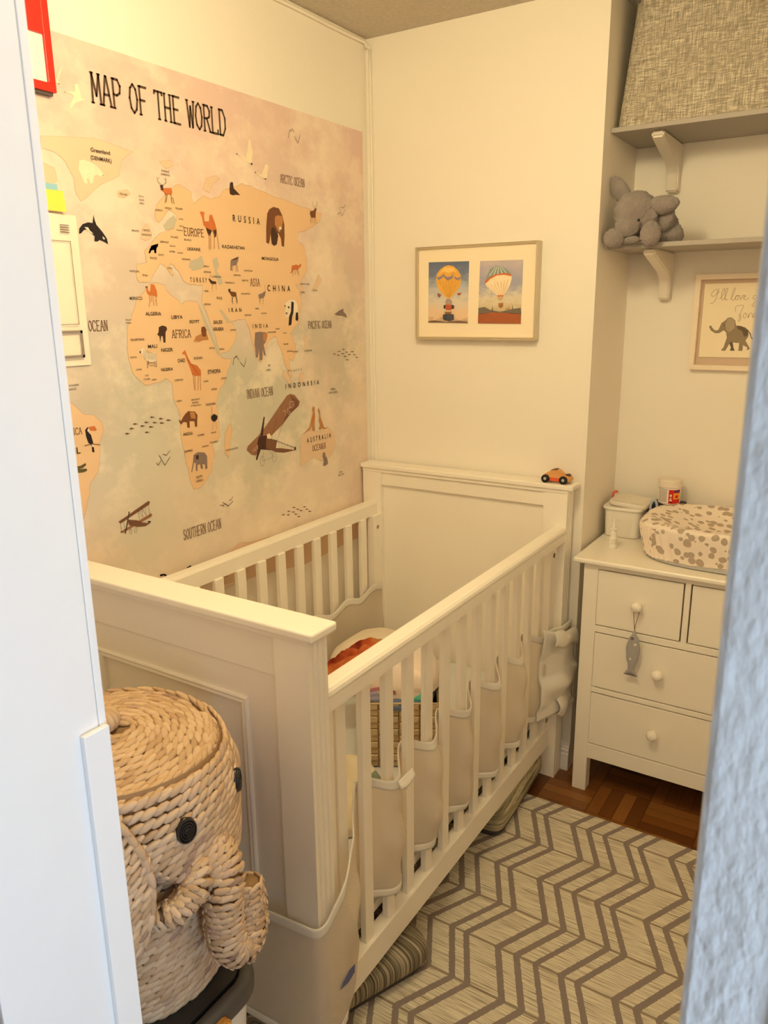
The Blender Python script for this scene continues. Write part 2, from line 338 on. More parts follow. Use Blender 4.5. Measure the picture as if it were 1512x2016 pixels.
def display(bm, text, p0, p1, hpx, x, wd=.11, gap=.32, space=.75):
    a, b = at(*p0, 'x', 0), at(*p1, 'x', 0); ht = at(p0[0], p0[1]-hpx, 'x', 0).z-a.z
    n = sum(space if c == ' ' else (.45 if c == 'I' else 1) for c in text)+gap*(len(text)-1)
    U = (b.y-a.y)/n; z0 = (a.z+b.z)/2; y = a.y; w2 = U*wd*2.1
    def seg(P, w):
        for q, r in zip(P, P[1:]):
            d = (Vector(r)-Vector(q)).normalized(); nn = Vector((-d.y, d.x))*w/2; e = d*w*.35
            bm.faces.new([bm.verts.new((x, t.x, t.y)) for t in (Vector(q)-e-nn, Vector(r)+e-nn, Vector(r)+e+nn, Vector(q)-e+nn)])
    for c in text:
        wl = space if c == ' ' else (.45 if c == 'I' else 1)
        if c != ' ':
            f = lambda px, py: (y+px*U*wl, z0+py*ht)
            for s in STK[c]: seg([f(*q) for q in s], w2 if abs(s[0][0]-s[-1][0]) < 2 else w2)
            for sx, sy in SERIF.get(c, []):
                q = f(sx, sy); seg([(q[0]-U*.16, q[1]), (q[0]+U*.16, q[1])], w2*.7)
        y += (wl+gap)*U
bm = B(); display(bm, 'MAP OF THE WORLD', (182, 203), (443, 267), 58, X3, .108, .28, .62)
mur.part('title_lettering', bm, ink((86, 66, 52)))
for a in (('ARCTIC OCEAN', (551,361), (598,367), 16), ('PACIFIC OCEAN', (606,646), (651,646), 14), ('INDIAN OCEAN', (485,784), (536,778), 17), ('SOUTHERN OCEAN', (361,1062), (434,1040), 20), ('OCEAN', (174,651), (211,651), 20),
          ('AFRICA', (338,665), (374,664), 15), ('EUROPE', (361,462), (400,468), 15), ('ASIA', (492,563), (510,563), 14), ('OCEANIA', (614,888), (640,882), 11), ('RICA', (137,856), (160,855), 13), ('ARCTIC', (424,1142), (447,1135), 17)):
    bm = B(); display(bm, *a, X3, .10, .30, .5); mur.part('display_lettering', bm, ink((128, 92, 70)))
# country names, plain condensed capitals
NAMES = '''RUSSIA 457 436 510 442 13;KAZAKHSTAN 436 488 480 492 6.5;MONGOLIA 514 511 547 514 6;CHINA 525 573 570 574 12;IRAN 449 614 474 614 8;INDIA 496 646 526 645 8;SAUDI 419 638 436 637 7;ARABIA 418 651 439 651 7;TURKEY 373 555 406 556 9;UKRAINE 367 493 393 494 6;EGYPT 372 636 391 636 6;LIBYA 336 628 358 627 7;ALGERIA 285 621 316 621 7;MOROCCO 254 590 279 590 6;MALI 290 685 308 685 7;NIGER 316 692 339 692 7;NIGERIA 316 730 339 730 6;CHAD 348 713 363 713 7;SUDAN 380 707 397 707 5;ETHIOPIA 408 735 433 735 8;MAURITANIA 256 671 283 671 5;ANGOLA 359 857 378 856 6;NAMIBIA 362 891 378 889 5;SOUTH 385 941 397 940 5;AFRICA 385 949 399 947 5;Greenland 177 299 215 305 8;(DENMARK) 177 315 218 320 8;PORTUGAL 254 536 273 536 4;SPAIN 279 544 289 544 4;FRANCE 294 510 307 510 4;ITALY 328 530 338 530 4;ROMANIA 357 512 373 513 4;IRAQ 425 589 436 589 5;SYRIA 401 575 409 575 4;JORDAN 400 601 413 601 4;ICELAND 234 384 249 385 4;NORWAY 304 416 319 416 4;SWEDEN 323 412 336 412 4;FINLAND 344 413 358 413 4;UNITED 280 455 293 456 4;KINGDOM 278 464 296 465 4;POLAND 335 469 349 469 4;GERMANY 313 478 331 479 4;TANZANIA 403 798 423 798 5;KENIA 415 768 426 768 4.5;ZAMBIA 387 859 401 857 4;MADAGASCAR 444 887 467 884 3.5;MALAYSIA 566 732 593 730 5;INDONESIA 561 764 627 757 9;PHILIPPINES 598 692 613 692 3.5;SRI 526 721 531 721 4;LANKA 522 730 532 730 4;CH GUIANA 134 760 154 760 4;(RANCE) 134 768 149 768 4;YEMEN 430 689 440 689 3.5;SOMALIA 434 746 446 746 3.5;CAMEROON 342 750 359 750 4;SENEGAL 255 705 268 705 3.5;GUINEA 266 729 278 729 3.5;PAKISTAN 480 622 493 622 3.5;AFGHANISTAN 473 580 491 580 3.5;IL 146 894 157 892 13;AUSTRALIA 603 871 650 862 10;GABON 346 791 357 791 3.5;DEMOCRATIC 375 788 392 788 3.5;REPUBLIC 377 794 390 794 3.5;OF THE CONGO 374 800 395 799 3.5;UGANDA 399 752 409 752 3.5;MALAWI 414 853 424 853 3.5;MOZAMBIQUE 412 873 429 870 3.5;ZIMBABWE 396 881 409 879 3.5;ERITREA 411 687 421 687 3.5;GEORGIA 399 526 410 526 3.5;ARMENIA 399 537 414 538 4;AZERBAIJAN 415 546 434 547 3.5;TURKMENISTAN 441 558 460 559 3.5;UZBEKISTAN 458 543 472 544 3.5;KYRGYZSTAN 479 535 495 535 3.5;TAJIKISTAN 474 554 487 554 3.5;NEPAL 501 609 509 609 3;BHUTAN 513 618 523 618 3;MYANMAR 541 649 549 649 3;BANGLADESH 526 656 542 655 3.5;LAOS 556 657 562 657 3;THAILAND 556 679 566 679 3.5;CAMBODIA 563 693 575 693 3.5;VIETNAM 575 694 585 694 3.5;NORTH KOREA 590 561 608 561 3.5;KOREA 590 577 599 577 3.5;JAPAN 614 574 623 573 3.5;PAPUA 650 768 659 767 3.5;NEW GUINEA 646 775 663 773 3.5;NEW 667 931 673 930 3.5;ZEALAND 664 937 676 935 3.5;OMAN 452 651 463 651 3.5;BELARUS 361 474 375 474 3.5;CZECHIA 332 486 344 486 3;AUSTRIA 331 497 343 497 3.5;HUNGARY 348 499 359 500 3;SWITZ. 310 503 321 504 3.5;IRELAND 258 456 272 456 3.5;BURKINA 291 716 302 716 3;FASO 293 721 301 721 3;COTE 284 741 291 741 3.5;D'IVOIRE 281 748 294 748 3.5;GHANA 297 749 307 749 3.5;Faroe 272 388 281 388 3.5;Islands 272 395 282 395 3.5;(DEN.) 273 402 282 402 3.5;Svalbard 316 338 331 340 4.5;(NORWAY) 315 345 333 348 4.5;Western 245 631 257 631 3.5;Sahara 246 637 257 637 3.5;URUGUAY 150 1016 163 1015 3.5;LATVIA 350 433 359 433 3;ESTONIA 352 447 360 447 3;LITHUANIA 346 455 358 455 3'''
jobs = []
for ln in NAMES.split(';'):
    t = ln.rsplit(' ', 5); cu = bpy.data.curves.new('t', 'FONT'); cu.body = t[0]; cu.resolution_u = 3
    cu.offset = .012 if float(t[5]) >= 6 else 0
    cu.space_character = 2.1 if (t[0] in 'RUSSIA CHINA INDIA IRAN INDONESIA MALAYSIA TURKEY AUSTRALIA' and len(t[0]) > 3) else 1.0
    o = bpy.data.objects.new('t', cu); COL.objects.link(o); jobs.append((o, [float(q) for q in t[1:]]))
bpy.context.view_layer.update(); dg = bpy.context.evaluated_depsgraph_get()
def text_into(bm, o, fn, mi=0):
    me = bpy.data.meshes.new_from_object(o.evaluated_get(dg)); xs = [v.co.x for v in me.vertices]; x0, x1 = min(xs), max(xs)
    ys = [v.co.y for v in me.vertices]
    base = min(0, min(ys)) if '(' in o.data.body else 0; top = .70
    vs = [bm.verts.new(fn((v.co.x-x0)/(x1-x0), v.co.y/top)) for v in me.vertices]
    for p in me.polygons:
        try: f = bm.faces.new([vs[i] for i in p.vertices]); f.material_index = mi
        except ValueError: pass
    cu = o.data; bpy.data.objects.remove(o); bpy.data.curves.remove(cu); bpy.data.meshes.remove(me)
jobs.sort(key=lambda j: -(j[1][2]-j[1][0])*j[1][4]); rest = B()
for ji, (o, (u0, v0, u1, v1, hp)) in enumerate(jobs):
    a, b = at(u0, v0, 'x', 0), at(u1, v1, 'x', 0); ht = at(u0, v0-hp, 'x', 0).z-a.z; z0 = (a.z+b.z)/2
    bm = B() if ji < 96 else rest
    text_into(bm, o, lambda s, t: (X4, a.y+(b.y-a.y)*s, z0+t*ht))
    if ji < 96: mur.part('country_lettering', bm, ink((66, 50, 40)))
mur.part('country_lettering', rest, ink((66, 50, 40)), kind='stuff')
# ---------------------------------------------------------------- little pictures printed on the map
BR, DK, BK, WH, OR, GY, TN, CR = (120, 76, 50), (74, 50, 40), (40, 34, 36), (236, 222, 202), (206, 118, 66), (138, 120, 116), (188, 132, 84), (240, 224, 196)
def pic(name, C, shapes, label=None):
    bm = B(); mats = []
    for k, sh in enumerate(shapes):
        c = sh[0]
        if c not in mats: mats.append(c)
        i = mats.index(c)
        if sh[1] == 'L': line(bm, C(sh[3]), sh[2], X3+.00025*k/ max(1, len(shapes)), i)
        else: flat(bm, C(sh[1]), X2+.00035*k/len(shapes), i)
    return mur.part(name, bm, [ink(c) for c in mats], label=label)
def legs(pts, w, c): return [(c, 'L', w, [p, q]) for p, q in pts]
pic('orca_print', C1, [(BK, [(690,1597),(700,1640),(712,1672),(760,1730),(790,1775),(800,1818),(770,1800),(735,1785),(722,1798),(697,1797),(700,1760),(680,1740),(650,1705),(620,1712),(600,1735),(583,1742),(585,1700),(610,1668),(650,1655),(685,1660)]), (WH, [(622,1690),(650,1692),(662,1715),(690,1740),(660,1730),(640,1708)]), (WH, [(757,1758),(775,1775),(770,1785),(760,1775)])])
pic('reindeer_print', C1, [(OR, [(1210,1400),(1270,1400),(1278,1430),(1270,1450),(1225,1450),(1215,1430),(1190,1412),(1190,1385)]), (DK, [(1185,1380),(1208,1375),(1210,1420),(1195,1415)])]+legs([((1225,1440),(1228,1480)),((1228,1480),(1222,1510)),((1238,1445),(1232,1505)),((1265,1445),(1270,1480)),((1278,1470),(1290,1518)),((1268,1480),(1275,1512))], 1.6, DK)+[(DK, 'L', 1.0, [(1200,1380),(1170,1355),(1162,1318)]), (DK, 'L', 1.0, [(1205,1380),(1230,1360),(1228,1325)]), (DK, 'L', .8, [(1165,1335),(1180,1320)]), (DK, 'L', .8, [(1230,1345),(1215,1328)])])
pic('polar_bear_print', C1, [(CR, [(585,1195),(620,1188),(690,1220),(730,1250),(765,1300),(750,1318),(715,1300),(695,1310),(685,1365),(665,1365),(655,1330),(640,1330),(650,1368),(625,1365),(600,1310),(580,1260)]), (BK, [(757,1303),(765,1302),(760,1310)])])
pic('tern_print', C1, [(CR, [(548,628),(575,625),(592,690),(600,730),(632,742),(600,752),(560,765),(510,815),(525,765),(545,720),(520,695),(478,690),(510,683),(550,685)]), (BK, [(472,684),(482,684),(480,692)]), (CR, [(380,590),(420,620),(440,625),(425,600),(445,540),(455,490),(435,530),(420,590)]), (BK, [(430,620),(440,625),(430,629)])])
pic('wolf_print', C1, [(DK, [(1110,1850),(1130,1825),(1165,1820),(1172,1805),(1172,1830),(1160,1850),(1155,1885),(1145,1885),(1140,1860),(1120,1865),(1112,1885),(1100,1885)])])
pic('wolf_print', C2, [(DK, [(893,15),(935,0),(945,5),(930,30),(932,70),(920,70),(915,40),(895,50),(885,70),(872,70),(885,45)])])
pic('camel_print', C2, [(OR, [(852,318),(866,318),(872,350),(885,355),(890,300),(915,302),(935,350),(940,390),(930,395),(905,385),(880,385),(862,370)]), (BR, [(850,316),(866,314),(866,330),(852,330)])]+legs([((878,380),(885,430)),((885,430),(875,466)),((892,380),(896,430)),((905,380),(912,460)),((925,385),(935,460)),((932,380),(925,430))], 2, TN))
pic('camel_print', C3, [(OR, [(50,1000),(62,992),(90,1000),(85,1030),(90,1075),(125,1075),(130,1025),(150,1018),(180,1100),(190,1150),(150,1160),(110,1140),(80,1105),(68,1040)]), (DK, [(100,1125),(150,1150),(140,1185),(125,1200),(110,1160)]), (DK, [(160,1150),(190,1140),(185,1200),(168,1215)])]+legs([((125,1180),(130,1310)),((138,1180),(142,1305)),((168,1180),(170,1300)),((186,1150),(210,1305))], 2.6, TN))
pic('bear_print', C3, [(BR, [(625,975),(660,955),(705,968),(735,1030),(750,1100),(752,1190),(748,1285),(728,1280),(722,1220),(700,1170),(690,1190),(688,1265),(665,1278),(645,1260),(635,1180),(628,1240),(622,1262),(600,1250),(600,1120),(608,1010)]), (TN, [(672,1040),(690,1025),(735,1030),(738,1080),(720,1165),(700,1160),(672,1100)]), (DK, [(640,1140),(660,1120),(700,1190),(688,1265),(665,1278),(645,1260)]), (WH, [(705,1120),(728,1120),(722,1155),(708,1155)]), (BK, [(708,1145),(724,1145),(718,1162)])])
pic('seal_print', C3, [(DK, [(300,760),(312,748),(325,755),(330,800),(385,858),(345,855),(325,860),(300,850),(296,810)])])
pic('deer_print', C3, [(BR, [(962,990),(990,988),(1005,965),(1018,970),(1010,1000),(1008,1045),(975,1045),(962,1020)])]+legs([((968,1030),(966,1090)),((980,1040),(978,1085)),((1000,1040),(996,1090)),((1006,1040),(1012,1092))], 1.3, DK)+[(DK, 'L', .9, [(1000,965),(985,940),(980,905)]), (DK, 'L', .9, [(1005,965),(1018,940),(1020,912)])])
pic('wolf_print', C3, [(GY, [(305,1400),(345,1378),(372,1365),(368,1400),(355,1430),(345,1440),(320,1440),(312,1480),(303,1482)]), (DK, [(305,1395),(340,1380),(365,1368),(360,1385),(330,1395)])]+legs([((315,1430),(312,1482)),((325,1435),(322,1485)),((348,1430),(350,1488)),((355,1425),(366,1490))], 1.8, GY))
pic('tiger_print', C3, [(OR, [(812,1440),(850,1432),(870,1440),(878,1425),(890,1430),(885,1450),(868,1465),(860,1475),(825,1475),(812,1500),(793,1505),(808,1490)])]+legs([((820,1470),(818,1520)),((835,1470),(842,1515)),((862,1470),(868,1522)),((855,1465),(853,1500))], 1.8, BR))
pic('gazelle_print', C3, [(DK, [(120,1545),(140,1555),(155,1568),(185,1572),(188,1592),(150,1595),(135,1580)])]+legs([((150,1590),(154,1660)),((160,1590),(150,1630)),((180,1588),(188,1640))], 1.1, TN)+[(DK, 'L', .9, [(128,1550),(140,1515)])])
pic('goat_print', C3, [(BR, [(295,1650),(318,1655),(350,1660),(355,1690),(335,1700),(310,1690),(300,1670)]), (DK, [(284,1635),(305,1632),(302,1668),(290,1660)])]+legs([((315,1690),(322,1755)),((325,1695),(316,1740)),((345,1690),(358,1755)),((350,1690),(362,1740))], 1.7, DK))
pic('antelope_print', C3, [(GY, [(535,1680),(565,1670),(590,1650),(596,1660),(588,1690),(575,1710),(540,1712)])]+legs([((542,1705),(548,1762)),((555,1710),(545,1740)),((575,1705),(572,1762))], 1.4, GY)+[(GY, 'L', .9, [(592,1655),(586,1600)])])
pic('panda_print', C3, [(WH, [(755,1750),(790,1722),(835,1722),(858,1760),(862,1830),(845,1850),(800,1840),(790,1870),(760,1865),(755,1830),(760,1800)]), (BK, [(808,1735),(828,1745),(825,1830),(815,1860),(808,1930),(785,1938),(790,1860),(805,1820)]), (BK, [(845,1830),(862,1825),(866,1880),(860,1900),(843,1890)]), (BK, [(752,1765),(760,1770),(758,1785),(752,1780)]), (BK, [(778,1775),(792,1780),(790,1795),(780,1792)]), (GY, [(758,1825),(778,1828),(772,1845),(760,1842)])])
pic('shark_print', C3, [(GY, [(1165,1842),(1205,1812),(1240,1795),(1238,1820),(1262,1845),(1268,1870),(1245,1862),(1225,1855),(1195,1855)]), (WH, [(1165,1846),(1200,1858),(1235,1862),(1200,1868)])])
pic('elephant_print', C4, [(GY, [(508,230),(545,222),(600,230),(610,260),(595,310),(580,330),(592,400),(598,425),(580,410),(572,370),(568,455),(545,460),(540,370),(532,430),(515,440),(510,370),(502,330)]), (TN, [(575,235),(608,232),(610,262),(590,300),(572,290)])])
pic('zebra_print', C2, [(WH, [(808,800),(825,775),(845,780),(865,815),(920,808),(935,840),(930,880),(870,875),(850,860),(830,815),(815,818)])]+[(DK, 'L', .9, [(838+i*11, 785+i*4), (842+i*11, 862)]) for i in range(9)]+[(DK, [(806,800),(816,795),(816,815),(808,815)])]+legs([((862,870),(866,925)),((872,870),(870,900)),((918,872),(920,915)),((930,870),(932,918))], 1.6, DK))
pic('buffalo_print', C2, [(DK, [(950,620),(975,608),(1005,615),(1012,635),(1000,660),(1000,735),(985,735),(980,690),(968,685),(960,735),(955,690),(938,672),(948,660)])])
pic('lion_print', C2, [(TN, [(1215,720),(1225,690),(1265,670),(1300,650),(1318,700),(1320,715),(1280,718),(1250,730)]), (BR, [(1268,620),(1290,614),(1305,640),(1300,690),(1275,690),(1265,650)]), (TN, 'L', 1.2, [(1230,715),(1210,720),(1215,732),(1235,732)])])
pic('giraffe_print', C2, [(OR, [(1122,815),(1145,790),(1165,840),(1190,890),(1235,905),(1262,940),(1265,980),(1225,985),(1200,975),(1185,930),(1160,870),(1145,825),(1128,822)])]+legs([((1205,970),(1215,1090)),((1218,975),(1222,1085)),((1245,975),(1240,1090)),((1258,970),(1262,1090))], 2.2, TN)+[(BR, 'L', 1.4, [(1170+i*9, 865+i*13), (1177+i*9, 872+i*13)]) for i in range(9)])
pic('rhino_print', C2, [(BR, [(1098,1305),(1115,1320),(1130,1290),(1150,1262),(1170,1245),(1220,1248),(1238,1275),(1235,1360),(1220,1362),(1215,1320),(1180,1320),(1180,1368),(1162,1368),(1160,1330),(1135,1325),(1118,1345),(1105,1330)]), (TN, [(1180,1250),(1218,1252),(1225,1300),(1190,1300)])])
pic('ostrich_print', C2, [(BK, [(1342,1280),(1362,1265),(1388,1280),(1385,1305),(1365,1325),(1345,1315),(1338,1295)]), (BR, 'L', 1.2, [(1345,1280),(1344,1215)]), (TN, 'L', 1.2, [(1355,1320),(1348,1385)]), (TN, 'L', 1.2, [(1372,1315),(1380,1378)])])
pic('elephant_print', C2, [(GY, [(1210,1570),(1240,1550),(1290,1552),(1310,1580),(1312,1670),(1298,1680),(1292,1640),(1275,1640),(1280,1675),(1262,1672),(1258,1640),(1240,1645),(1238,1690),(1225,1690),(1225,1630),(1212,1630),(1198,1700),(1192,1698),(1205,1620)]), (DK, [(1225,1575),(1248,1570),(1245,1605),(1228,1605)])])
pic('toucan_print', C2, [(BK, [(402,1385),(420,1362),(432,1380),(425,1400),(445,1420),(462,1480),(472,1550),(455,1550),(450,1500),(425,1480),(408,1430)]), (OR, [(425,1362),(470,1355),(488,1380),(482,1392),(440,1390)]), (WH, [(420,1375),(432,1378),(428,1398),(418,1395)]), (BR, 'L', 2.2, [(398,1502),(450,1488),(510,1495)]), (WH, [(450,1490),(465,1488),(466,1510),(455,1512)])])
pic('crocodile_print', C2, [((98, 88, 58), [(310,1640),(350,1655),(370,1650),(405,1630),(410,1645),(385,1668),(360,1675),(410,1672),(420,1685),(395,1700),(340,1706),(310,1700)])])
pic('kangaroo_print', C4, [(TN, [(985,835),(992,850),(1000,835),(1002,880),(1005,920),(1000,980),(1005,1040),(985,1045),(975,1000),(965,1030),(930,1055),(905,1070),(925,1050),(960,1010),(970,960),(985,900),(982,860)]), (TN, [(1032,850),(1045,880),(1050,930),(1068,980),(1080,1015),(1112,1015),(1085,1028),(1060,1020),(1050,1035),(1035,1032),(1045,990),(1035,960),(1040,910),(1028,870)]), (OR, [(985,900),(1000,900),(1002,960),(985,980)])])
pic('koala_print', C4, [(GY, [(1070,1222),(1088,1220),(1090,1245),(1105,1270),(1112,1310),(1100,1325),(1070,1335),(1078,1290),(1065,1255)])])
def gulls(C, lst, w=1.6):
    return pic('gull_print', C, [(DK, 'L', w, p) for p in lst])
gulls(C3, [[(782,385),(788,335),(800,315)], [(800,335),(815,312),(830,340)], [(830,370),(862,428)], [(862,428),(880,362)]])
gulls(C3, [[(1190,1020),(1205,1000),(1212,1015)], [(1200,960),(1228,1030)], [(1228,1030),(1252,975)], [(1218,958),(1240,965),(1255,935)]], 1.3)
gulls(C4, [[(325,500),(330,445),(355,420),(372,455)], [(345,440),(350,425)], [(385,475),(415,512)], [(415,512),(428,470),(432,440)]])
gulls(C4, [[(215,1658),(235,1655),(245,1665),(252,1650)], [(240,1632),(265,1648),(290,1665)], [(290,1660),(325,1622)], [(295,1615),(310,1612),(322,1585)]], 1.9)
gulls(C5, [[(800,190),(812,205),(832,170)], [(820,135),(860,205)], [(860,205),(898,145)], [(845,125),(870,132),(898,100)]])
pic('swan_print', C3, [(CR, [(360,520),(430,560),(455,400),(465,392),(488,500),(478,600),(440,590)]), (CR, [(510,672),(560,690),(595,600),(618,620),(605,720),(565,715)]), (BK, [(348,515),(362,512),(358,524)]), (BK, [(468,595),(488,592),(482,612)]), (BK, [(503,668),(514,664),(512,678)]), (BK, [(585,720),(602,722),(592,732)])])
def fishes(C, pts, sc): 
    sh = []
    for x, y in pts: sh += [((110, 70, 52), [(x-sc, y+sc*.05), (x-sc*.2, y-sc*.38), (x+sc*.75, y-sc*.05), (x+sc, y-sc*.35), (x+sc, y+sc*.3), (x+sc*.7, y+sc*.1), (x-sc*.2, y+sc*.38)])]
    pic('fish_shoal_print', C, sh)
fishes(C2, [(900,1290),(965,1300),(1022,1312),(858,1328),(920,1330),(972,1333),(774,1340),(828,1355),(892,1362),(748,1374),(716,1412),(862,1402)], 17)
fishes(C4, [(1240,368),(1203,386),(1265,391),(1313,388),(1165,407),(1197,417),(1233,404),(1287,410),(1329,412),(1252,427),(1349,435),(1270,455)], 12)
fishes(C4, [(830,1675),(862,1690),(917,1670),(787,1707),(823,1713),(888,1700),(937,1690),(742,1735),(783,1736),(845,1730),(960,1707),(870,1750)], 13)
# the two old aeroplanes
MB, MD, ML = (122, 84, 66), (74, 48, 40), (150, 108, 84)
pic('monoplane_print', C4, [(ML, [(770,752),(800,737),(835,745),(878,800),(870,835),(800,900),(740,985),(640,1085),(560,1175),(515,1245),(480,1240),(440,1200),(448,1170),(530,1090),(600,1000)]), (MB, [(795,742),(870,800),(862,838),(800,900),(745,975),(760,900),(830,830)]),
  (MD, [(580,922),(588,930),(575,1060),(560,1180),(525,1285),(515,1280),(535,1170),(555,1060)]), (MD, [(540,1090),(600,1080),(640,1110),(628,1200),(545,1195),(525,1150)]), (MB, [(600,1100),(690,1120),(680,1185),(720,1185),(845,1200),(750,1222),(690,1218),(600,1190)]),
  (MD, 'L', 1.5, [(690,1125),(780,1160),(840,1185)]), (MD, [(832,1180),(845,1170),(848,1200),(835,1200)]), (MD, 'L', 1, [(685,930),(640,1120)]), (MD, 'L', 1, [(742,965),(680,1150)]), (MD, 'L', 1, [(580,1200),(568,1290)]), (MD, 'L', 1, [(610,1190),(665,1255)]), (MD, 'L', .8, [(570,1290),(665,1255)]),
  (CR, [(605,1075),(625,1062),(640,1085),(632,1108),(608,1105)])]+[(MD, 'L', .8, [(700+i*24, 1130+i*9), (712+i*24, 1180)]) for i in range(5)]
 +[(MD, 'L', .9, [(cx+rx*math.cos(a), cy+ry*math.sin(a)), (cx+rx*math.cos(a+.4), cy+ry*math.sin(a+.4))]) for cx, cy, rx, ry in ((566,1292,18,42), (666,1258,18,44)) for a in [k*.3927 for k in range(16)]]
 +[(CR, 'L', 1.1, p) for p in ([(738,880),(752,872),(762,920)], [(800,845),(775,860),(770,890),(785,905),(798,885),(780,878)], [(795,800),(825,800),(828,835),(808,855),(790,830),(795,800)], [(485,1195),(495,1220)], [(508,1175),(500,1200),(512,1205),(515,1190)], [(528,1160),(520,1180),(530,1190)])])
pic('biplane_print', C5, [(MB, [(525,615),(740,465),(752,470),(748,490),(540,628)]), (ML, [(535,690),(760,555),(770,565),(760,580),(550,698)]), (MB, [(590,600),(660,605),(700,620),(735,625),(762,612),(745,632),(720,648),(660,652),(600,640)]), (MD, [(598,540),(605,542),(590,640),(575,705),(568,700),(582,640)]), (MD, [(735,610),(762,612),(745,630)])]
 +[(MD, 'L', .8, [(a, b), (c, d)]) for a, b, c, d in ((538,630,545,690), (560,618,575,680), (665,530,675,600), (690,515,700,580), (715,500,725,570), (738,490,750,560), (665,530,700,580), (690,515,725,570))]
 +[(MD, 'L', .8, [(cx+9*math.cos(a), cy+20*math.sin(a)), (cx+9*math.cos(a+.8), cy+20*math.sin(a+.8))]) for cx, cy in ((612,685), (648,675)) for a in [k*.785 for k in range(8)]])
pic('penguin_print', C5, [(BK, [(822,1010),(830,995),(860,992),(875,1002),(868,1015),(850,1005),(838,1012)]), (BK, [(1018,948),(1048,930),(1052,942),(1022,955)])])

# ================================================================ papers and the red frame near the door
PAP = plain('cream_paper', rgb(244, 232, 214), .7, .2); GREY = plain('grey_print', rgb(150, 138, 130), .7, .2); REDP = plain('red_lacquer', rgb(226, 44, 30), .35, .5); YEL = plain('yellow_sticky', rgb(250, 222, 92), .7, .2); BLU = plain('blue_tab', rgb(150, 200, 220), .6, .2)
y1, y0, z1, z0 = -1.197, -1.46, 1.791, 1.463
T = Thing('wall_calendar', (0, -1.33, z0), 'cream paper planner sheet with ruled boxes taped over the map by the door', 'paper')
bm = B(); grid(bm, lambda a, b: Vector((.0055+.004*math.sin(a*3)*b, y0+(y1-y0)*a, z0+(z1-z0)*b)), 12, 12); solid(bm, .0012); T.part('sheet', bm, PAP)
bm = B()
def ruled(bm, ya, yb, za, zb, w):
    for lo, hi in (((ya, za), (yb, za+w)), ((ya, zb-w), (yb, zb)), ((yb-w, za), (yb, zb)), ((ya, za), (ya+w, zb))): box(bm, (.0115, lo[0], lo[1]), (.0119, hi[0], hi[1]))
ruled(bm, -1.45, -1.222, 1.555, 1.735, .0012); T.part('ruled_box', bm, ink((110, 96, 88)))
bm = B(); ruled(bm, -1.45, -1.216, 1.481, 1.542, .006); T.part('ruled_box', bm, GREY, label='thick grey ruled box')
bm = B()
for k in range(4):
    box(bm, (.0115, -1.245, 1.752+.005*k), (.0119, -1.222, 1.7538+.005*k))
T.part('printed_lines', bm, ink((110, 96, 88)))
bm = B(); a = at(122, 423, 'x', 0); b = at(96, 381, 'x', 0)
grid(bm, lambda s, t: Vector((.013+.004*(1-t)*s, -1.30+(a.y+1.30)*s, 1.795+t*.043)), 6, 6); solid(bm, .0012)
single('sticky_note', bm, YEL, (0, -1.26, 1.795), 'yellow sticky note stuck above the cream planner sheet', 'sticky note')
bm = B(); box(bm, (.002, -1.30, 1.838), (.006, -1.236, 1.852), .001)
single('index_tab', bm, BLU, (0, -1.26, 1.838), 'pale blue paper tab just above the yellow sticky note', 'paper tab')
T = Thing('red_frame', (0, -1.32, 2.03), 'bright red frame with a white panel hanging high on the left wall', 'picture frame')
bm = B(); ya, yb, za, zb, wd = -1.43, -1.222, 2.032, 2.36, .017
for lo, hi in (((ya, za), (yb, za+wd)), ((ya, zb-.02), (yb, zb)), ((yb-wd, za+wd), (yb, zb-.02)), ((ya, za+wd), (ya+wd, zb-.02))): box(bm, (.002, lo[0], lo[1]), (.02, hi[0], hi[1]), .001)
box(bm, (.002, ya+wd, 2.14), (.019, yb-wd, zb-.02)); T.part('frame', bm, REDP)
bm = B(); box(bm, (.002, ya+wd, za+wd), (.014, yb-wd, 2.14)); T.part('panel', bm, plain('white_panel', rgb(240, 228, 224), .5))
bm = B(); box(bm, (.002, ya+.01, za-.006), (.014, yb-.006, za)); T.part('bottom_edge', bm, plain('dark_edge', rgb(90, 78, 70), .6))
# ================================================================ balloon picture on the back wall
CHAMP = plain('champagne_metal', rgb(206, 194, 170), .32, .6, .03, metal=.3)
def frame4(bm, axis_y, x0, x1, z0, z1, w, d, prof=None):
    """mitred frame moulding on a wall y = axis_y, projecting towards -y"""
    prof = prof or [(0, 0), (0, d), (.15*w, d*1.0), (.35*w, d*.92), (.7*w, d*1.0), (w, d*.8), (w, d*.45), (w*.98, 0)]
    C = [(x0, z0, 1, 1), (x1, z0, -1, 1), (x1, z1, -1, -1), (x0, z1, 1, -1)]
    rings = [[bm.verts.new((cx+sx*a, axis_y-b, cz+sz*a)) for a, b in prof] for cx, cz, sx, sz in C]
    for i in range(4):
        A, Bq = rings[i], rings[(i+1) % 4]
        for k in range(len(prof)): bm.faces.new((A[k], A[(k+1) % len(prof)], Bq[(k+1) % len(prof)], Bq[k]))
fx0, fx1, fz0, fz1 = .2073, .6404, 1.4819, 1.780
T = Thing('picture_frame', ((fx0+fx1)/2, 0, fz0), 'champagne metal picture frame with two hot air balloon prints on the back wall', 'picture')
bm = B(); frame4(bm, 0, fx0, fx1, fz0, fz1, .009, .0345); T.part('frame', bm, CHAMP)
MATB = plain('ivory_mat_board', rgb(246, 232, 206), .8, .1, .01)
bm = B(); box(bm, (fx0+.006, -.024, fz0+.006), (fx1-.006, -.006, fz1-.006)); T.part('mat_board', bm, MATB)
def c6(p, yy): a = at(800+p[0]/5.4, 460+p[1]/5.4, 'y', yy); return a
